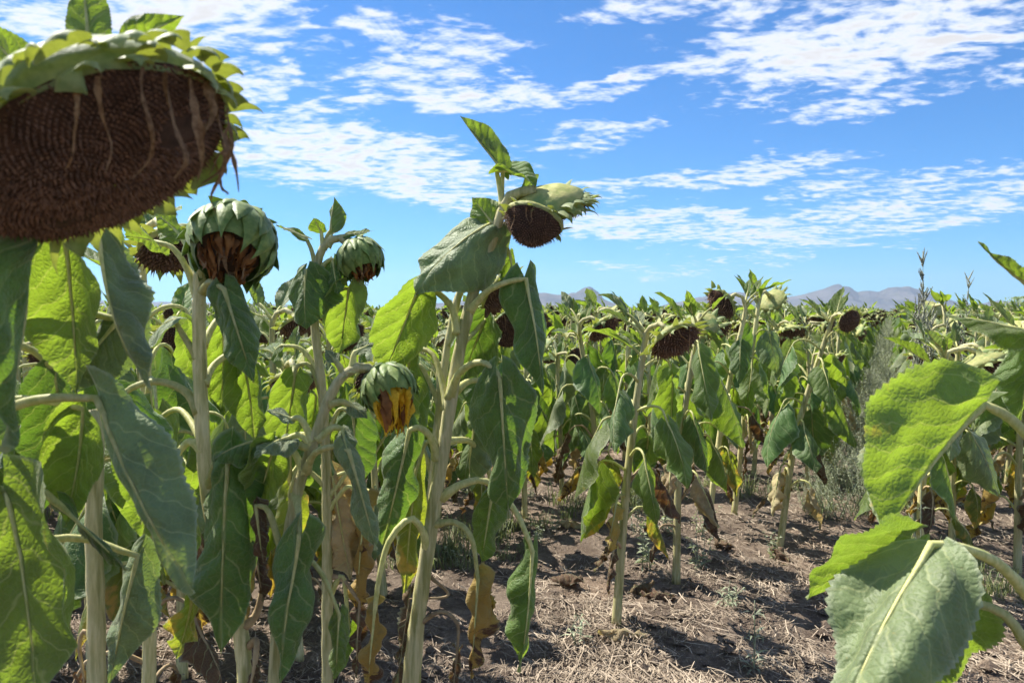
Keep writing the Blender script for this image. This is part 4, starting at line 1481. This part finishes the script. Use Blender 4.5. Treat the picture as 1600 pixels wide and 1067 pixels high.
lod2 = []
for k in range(8):
    rg = random.Random(700 + k)
    lod2.append(proc_plant(rg, rg.uniform(1.04, 1.22), 0.0, R(rg.uniform(20, 75)), rg.uniform(.075, .1), 2, nleaf=8, zlo=.5))
keys = sorted({k for mb in lod2 for k in mb.mats})
inst = []
for (yy, xx, x0) in rest[N_IND:]:
    inst.append((fr.randrange(8), xx, yy, 0, R(-40) + fr.gauss(0, 1.1), fr.uniform(.92, 1.07)))
y = 32.0
while y < 190:
    step = .55 + (y - 32) * .035
    halfw = y * .72
    x = -halfw
    while x < halfw:
        lane = abs((x - SLOPE * y) + .12) < .25 and y < 90
        if not lane:
            inst.append((fr.randrange(8), x + fr.uniform(-.3, .3), y + fr.uniform(-.4, .4) * step, 0, fr.uniform(0, 6.28), fr.uniform(.92, 1.10)))
        x += (.85 + (y - 32) * .018) * fr.uniform(.8, 1.2)
    y += step
print('crop instances', len(inst))
crop = joined('sunflower_crop', lod2, inst, keys)
tag(crop, 'far sunflower crop reaching as one mass to the horizon', 'crop', kind='stuff')

# ================================================================== litter and weeds
lr = np.random.default_rng(9)
n = 95000
yy = 2.15 + (lr.random(n) ** 1.7) * 9.0
xx = (lr.random(n) * 2 - 1) * yy * .70
keep = np.array([mnoise.noise(Vector((a * 1.7, b * 1.7, 4))) + .55 * mnoise.noise(Vector((a * 5, b * 5, 9))) > lr.uniform(-.45, .40) for a, b in zip(xx, yy)])
xx, yy = xx[keep], yy[keep]
n = len(xx)
L = lr.gamma(2.2, .018, n) + .012
wd = lr.uniform(.0004, .0014, n) * (1 + .12 * yy)
an = lr.normal(1.1, 1.1, n)
zg = np.array([ground_z(a, b) for a, b in zip(xx, yy)])
dirx, diry = np.cos(an), np.sin(an)
tilt = lr.normal(0, .16, n)
bow = lr.normal(0, .06, n) * L
V = np.zeros((n, 6, 3))
for k, q in enumerate((-1, 0, 1)):
    cx = xx + dirx * L * .5 * q + (-diry) * bow * (1 - q * q)
    cyy = yy + diry * L * .5 * q + dirx * bow * (1 - q * q)
    cz = zg + .007 + np.abs(tilt) * L * .25 * (q + 1) + lr.uniform(0, .008, n)
    V[:, k * 2, 0], V[:, k * 2, 1], V[:, k * 2, 2] = cx - diry * wd, cyy + dirx * wd, cz
    V[:, k * 2 + 1, 0], V[:, k * 2 + 1, 1], V[:, k * 2 + 1, 2] = cx + diry * wd, cyy - dirx * wd, cz + .001
F = []
for i in range(n):
    b = i * 6
    F += [(b, b + 1, b + 3, b + 2), (b + 2, b + 3, b + 5, b + 4)]
straw = MB().add(V.reshape(-1, 3), F, 'straw').build('straw_litter', smooth=False)
at = straw.data.attributes.new('shade', 'FLOAT', 'POINT')
at.data.foreach_set('value', np.repeat(np.clip(lr.normal(.55, .35, n), 0, 1), 6).astype(np.float32))
tag(straw, 'broken straw and stubble scattered over the bare soil', 'straw', kind='stuff')

# clods and crumbs of soil
cr = random.Random(3)
mb = MB()
ico = [(0, 0, 1), (.9, 0, .3), (.28, .85, .3), (-.72, .53, .3), (-.72, -.53, .3), (.28, -.85, .3), (0, 0, -.5)]
icf = [(0, 1, 2), (0, 2, 3), (0, 3, 4), (0, 4, 5), (0, 5, 1), (6, 2, 1), (6, 3, 2), (6, 4, 3), (6, 5, 4), (6, 1, 5)]
for i in range(5200):
    y = 2.15 + cr.random() ** 1.8 * 7
    x = cr.uniform(-.70, .70) * y
    s = min(.045, .006 + cr.expovariate(1 / .007))
    a = cr.uniform(0, 6.3)
    q = [(cr.uniform(.7, 1.3), cr.uniform(.7, 1.3)) for _ in ico]
    zg_ = ground_z(x, y)
    mb.add([(x + s * (p[0] * math.cos(a) - p[1] * math.sin(a)) * k1, y + s * (p[0] * math.sin(a) + p[1] * math.cos(a)) * k1, zg_ + s * p[2] * .7 * k2) for p, (k1, k2) in zip(ico, q)], icf, 'soil')
clods = mb.build('soil_clods', smooth=False)
tag(clods, 'crumbs and clods of brown soil between the straw', 'soil', kind='stuff')


# crumpled dead leaves lying on the soil
dl_ = random.Random(31)
FALLEN = [(200, 1035, 'dark crumpled dead leaf on the soil at the lower left'), (985, 930, 'brown shrivelled leaf on the soil beside the nearest right stalk'), (1050, 935, 'dead leaf heap at the foot of the second right stalk'), (1000, 1003, 'small dead leaf at the foot of the nearest right stalk'), (905, 830, 'dead leaf lying left of the nearest right stalk'), (1120, 850, 'dead leaf on the soil under the tallest right plant'), (1232, 880, 'dead leaf beside the leaning stalk at the lane'), (870, 910, 'dead leaf on the soil right of the middle stem'), (1330, 760, 'pale dead leaf at the edge of the weedy lane')]
for (fx, fy, lab) in FALLEN:
    dd = CAM_H * FPX / (fy - 487)
    b = P(fx, fy, dd)
    fb = MB()
    a = dl_.uniform(0, 6.28)
    L_ = dl_.uniform(.10, .16)
    z0 = ground_z(b.x, b.y) + .02
    leaf_between(fb, dl_.choice(['dry', 'dry', 'straw_leaf']), (b.x, b.y, z0), (b.x + math.cos(a) * L_, b.y + math.sin(a) * L_, z0 + .015), L_ * .75, (0, 0, 1), dl_, nv=18, nu=11, bend=dl_.uniform(.5, 1.4), curl=dl_.uniform(1.5, 2.6), vfold=.3, wave=.12, crumple=.08, ck=24, pleat=.06)
    tag(fb.build('fallen_leaf'), lab, 'leaf', 'dead leaves on the soil')


def weed_variant(rg, h, stems, leafn, leaf_l, leaf_w, mat='weed', spread=.5, seedy=False):
    mb = MB()
    for s in range(stems):
        a = rg.uniform(0, 6.28)
        lean = rg.uniform(.05, spread)
        hh = h * rg.uniform(.55, 1.0)
        top = np.array([math.cos(a) * lean * hh, math.sin(a) * lean * hh, hh])
        b0 = np.array([rg.uniform(-.03, .03), rg.uniform(-.03, .03), -.01])
        mid = (b0 + top) * .5 + np.array([rg.uniform(-.1, .1) * hh, rg.uniform(-.1, .1) * hh, hh * .05])
        c = catmull([b0, mid, top], 6)
        V, F, UV = tube(c, np.linspace(.0025, .001, 6), 3, cap=False)
        mb.add(V, F, mat)
        for l in range(leafn):
            t_ = rg.uniform(.12, 1.0)
            p = b0 + (top - b0) * t_ + (mid - (b0 + top) * .5) * 4 * t_ * (1 - t_)
            la = rg.uniform(0, 6.28)
            dl = np.array([math.cos(la), math.sin(la), rg.uniform(-.1, .9)])
            dl /= np.linalg.norm(dl)
            sd_ = np.cross(dl, [rg.uniform(-1, 1), rg.uniform(-1, 1), 1])
            sd_ /= np.linalg.norm(sd_) + 1e-9
            ll = leaf_l * rg.uniform(.5, 1.2) * (1.15 - .6 * t_)
            ww = leaf_w * rg.uniform(.6, 1.2)
            q = p + dl * ll * .5
            mb.add([p, q + sd_ * ww, p + dl * ll - np.array([0, 0, ll * .25]), q - sd_ * ww], [(0, 1, 2, 3)], mat)
    return mb


def grass_variant(rg, h, blades):
    mb = MB()
    for s in range(blades):
        a = rg.uniform(0, 6.28)
        hh = h * rg.uniform(.4, 1.0)
        lean = rg.uniform(.2, 1.1)
        dv = np.array([math.cos(a), math.sin(a), 0])
        b0 = np.array([rg.uniform(-.04, .04), rg.uniform(-.04, .04), -.005])
        m_ = b0 + dv * lean * hh * .35 + np.array([0, 0, hh * .7])
        t_ = b0 + dv * lean * hh + np.array([0, 0, hh * rg.uniform(.6, 1.0)])
        sd_ = np.array([-dv[1], dv[0], 0]) * rg.uniform(.0012, .0026)
        mb.add([b0 - sd_, b0 + sd_, m_ + sd_ * .8, m_ - sd_ * .8, t_], [(0, 1, 2, 3), (3, 2, 4)], 'grass')
    return mb


wr = random.Random(21)
wv_ = [weed_variant(wr, .46, 10, 26, .030, .0028, spread=.7) for _ in range(5)]
wi = []
y = 4.3
while y < 60:
    for _ in range(7):
        off = wr.uniform(-.46, .22) if y < 14 else wr.uniform(-.65, .4)
        wi.append((wr.randrange(5), off + SLOPE * y, y + wr.uniform(-.1, .1), 0, wr.uniform(0, 6.28), wr.uniform(.55, 1.35) * (.55 + min(y, 16) * .06)))
    y += .10 + y * .018
wk = ['weed']
lane = joined('lane_weeds', wv_, wi, wk)
tag(lane, 'feathery grey green weeds filling the lane between the rows', 'weeds', kind='stuff')
gv = [grass_variant(wr, .13, 34) for _ in range(4)]
gi = []
for i in range(1700):
    y = 3.0 + wr.random() ** 1.3 * 12
    x = wr.uniform(-.68, .68) * y
    k = mnoise.noise(Vector((x * .9, y * .9, 7)))
    inl = -.75 < x - SLOPE * y < .6
    if y < 3.4 and not x > .42 * y:
        continue
    if k < (-.12 if inl else .12):
        continue
    gi.append((wr.randrange(4), x, y, ground_z(x, y), wr.uniform(0, 6.28), wr.uniform(.5, 1.4)))
grass = joined('grass_tufts', gv, gi, ['grass'])
tag(grass, 'thin pale grass tufts on the soil between the stalks', 'grass', kind='stuff')
sv = [weed_variant(wr, .20, 5, 16, .045, .0055, spread=.8) for _ in range(3)]
si = []
for i in range(170):
    y = 3.2 + wr.random() * 6
    x = wr.uniform(-.68, .68) * y
    if mnoise.noise(Vector((x * .7 + 3, y * .7, 2))) < .05:
        continue
    si.append((wr.randrange(3), x, y, ground_z(x, y), wr.uniform(0, 6.28), wr.uniform(.5, 1.2)))
tag(joined('ground_weeds', sv, si, ['weed']), 'small green weeds scattered on the soil under the crop', 'weeds', kind='stuff')


# weeds that stand apart
def single_weed(px_, d_, label, h, stems, leafn, ll, lw, seed, spread=.3, spikes=0):
    b = P(px_, 487, d_)
    root = empty('weed', (b.x, b.y, ground_z(b.x, b.y)))
    tag(root, label, 'weed')
    rg = random.Random(seed)
    for s in range(stems):
        a = rg.uniform(0, 6.28)
        lean = rg.uniform(.02, spread) * (0.3 if s == 0 else 1)
        hh = h * (1.0 if s == 0 else rg.uniform(.55, .9))
        top = np.array([math.cos(a) * lean * hh, math.sin(a) * lean * hh, hh])
        mid = top * .5 + np.array([rg.uniform(-.03, .03), rg.uniform(-.03, .03), hh * .04])
        c = catmull([(0, 0, -.02), mid, top], 12)
        V, F, UV = tube(c, np.linspace(.004 if spikes else .003, .0012, 12), 5)
        st = MB().add(V, F, 'weed', UV).build('stem', root)
        lf = MB()
        for l in range(leafn):
            t_ = rg.uniform(.1, .95)
            p = c[int(t_ * 11)]
            la = rg.uniform(0, 6.28)
            dl = np.array([math.cos(la), math.sin(la), rg.uniform(-.1, .7)])
            dl /= np.linalg.norm(dl)
            sd_ = np.cross(dl, [0, 0, 1.0])
            q = p + dl * ll * .5
            k = rg.uniform(.5, 1.2)
            lf.add([p, q * 1 + sd_ * lw * k, p + dl * ll * k - np.array([0, 0, ll * .3]), q - sd_ * lw * k], [(0, 1, 2, 3)], 'weed')
        lo = lf.build('foliage', st)
        tag(lo, kind='stuff')
        if spikes:
            sp = MB()
            for l in range(spikes):
                t_ = rg.uniform(.40, .995)
                ki = min(10, int(t_ * 11))
                p = c[ki] + (c[ki + 1] - c[ki]) * (t_ * 11 - ki)
                la = rg.uniform(0, 6.28)
                dl = np.array([math.cos(la) * .5, math.sin(la) * .5, 1.0])
                ln = rg.uniform(.03, .09) * (1.25 - t_ * .5)
                for m_ in range(9):
                    q = p + dl * ln * m_ / 8
                    r_ = .0042 * (1 - m_ / 14) * rg.uniform(.7, 1.3)
                    sp.add([q + np.array(v) * r_ * 1.5 for v in ((1, 0, 0), (-.5, .87, 0), (-.5, -.87, 0), (0, 0, 1.6), (0, 0, -1.2))], [(0, 1, 3), (1, 2, 3), (2, 0, 3), (1, 0, 4), (2, 1, 4), (0, 2, 4)], 'weed_seed')
            so = sp.build('seed_spike', st)
            tag(so, kind='stuff')
    return root


single_weed(1436, 3.9, 'tall weed with upright seed spikes against the mountains', 1.46, 11, 40, .06, .004, 1, .12, spikes=40)
single_weed(1500, 4.6, 'shorter weed with seed spikes right of the tallest weed', 1.34, 7, 36, .06, .004, 2, .12, spikes=32)
single_weed(1462, 2.45, 'feathery green weed arching beneath the big right leaf', .62, 7, 40, .035, .0022, 3, .75)
single_weed(1185, 2.42, 'small weed with narrow leaves at the bottom edge right of centre', .22, 2, 16, .06, .0055, 4, .25)
single_weed(905, 2.62, 'tiny pale weed seedling left of the nearest right stalk', .12, 3, 9, .05, .005, 5, .6)
single_weed(1140, 3.0, 'low pale weed on the bare patch of soil', .11, 5, 9, .055, .005, 6, .9)

# power pole far out in the field
b = P(1548, 487, 240)
pole = empty('utility_pole', (b.x, b.y, 0))
tag(pole, 'tiny wooden utility pole on the horizon at the right', 'pole')
V, F, UV = tube([(0, 0, -.5), (0, 0, 2.5), (0, 0, 4.6)], [.16, .14, .12], 8)
MB().add(V, F, 'wood', UV).build('post', pole)
V, F, UV = tube([(-.9, 0, 4.1), (0, 0, 4.12), (.9, 0, 4.1)], [.08, .08, .08], 6)
MB().add(V, F, 'wood', UV).build('crossarm', pole)

# far tree tops beyond the crop
tr_ = random.Random(8)
for (px_, d_, h_, w_) in [(1092, 260, 4.2, 7), (1118, 280, 3.6, 5), (1590, 150, 4.0, 5), (1260, 300, 3.6, 6), (1004, 300, 3.2, 6)]:
    b = P(px_, 487, d_)
    tree = empty('tree', (b.x, b.y, 0))
    where = {1092: 'left of the tall leaves of the right group', 1118: 'behind the tall leaves of the right group', 1590: 'at the right edge of the horizon', 1260: 'below the mountain range', 1004: 'right of the lone mountain'}[px_]
    tag(tree, 'small dark tree on the horizon ' + where, 'tree', 'trees on the horizon')
    V, F, UV = tube([(0, 0, -.3), (.1, 0, h_ * .4), (0, .1, h_ * .75)], [.2, .14, .06], 6)
    MB().add(V, F, 'wood', UV).build('trunk', tree)
    cm = MB()
    for i in range(420):
        a, q = tr_.uniform(0, 6.28), tr_.random() ** .5
        z_ = tr_.uniform(.25, 1.0)
        rr = w_ * .5 * q * math.sqrt(max(.05, 1 - ((z_ - .5) / .62) ** 2)) * (1 + .3 * math.sin(3 * a + px_))
        c_ = np.array([rr * math.cos(a), rr * math.sin(a), z_ * h_])
        s_ = tr_.uniform(.16, .34)
        u_ = np.array([tr_.uniform(-1, 1) for _ in range(3)])
        v2 = np.cross(u_, [tr_.uniform(-1, 1) for _ in range(3)])
        cm.add([c_ - u_ * s_, c_ + v2 * s_ * .7, c_ + u_ * s_, c_ - v2 * s_ * .7], [(0, 1, 2, 3)], 'dark_far')
    tag(cm.build('crown', tree), kind='stuff')

# ------------------------------------------------------------------ haze over the plain
HZ = 7100
m, t = new_mat('haze')
vol = t.n('ShaderNodeVolumePrincipled')
vol.inputs['Color'].default_value = (0.60, 0.76, 1.0, 1)
vol.inputs['Density'].default_value = 0.95e-4
vol.inputs['Anisotropy'].default_value = 0.2
out = t.n('ShaderNodeOutputMaterial')
t.link(vol.outputs[0], out.inputs['Volume'])
MAT['haze'] = m
vb = [(x, y, z) for z in (-4, 330) for y in (-HZ, HZ) for x in (-HZ, HZ)]
hz = MB().add(vb, [(0, 2, 3, 1), (4, 5, 7, 6), (0, 1, 5, 4), (2, 6, 7, 3), (0, 4, 6, 2), (1, 3, 7, 5)], 'haze').build('haze', smooth=False)
tag(hz, 'thin pale haze lying over the plain', 'haze', kind='stuff')
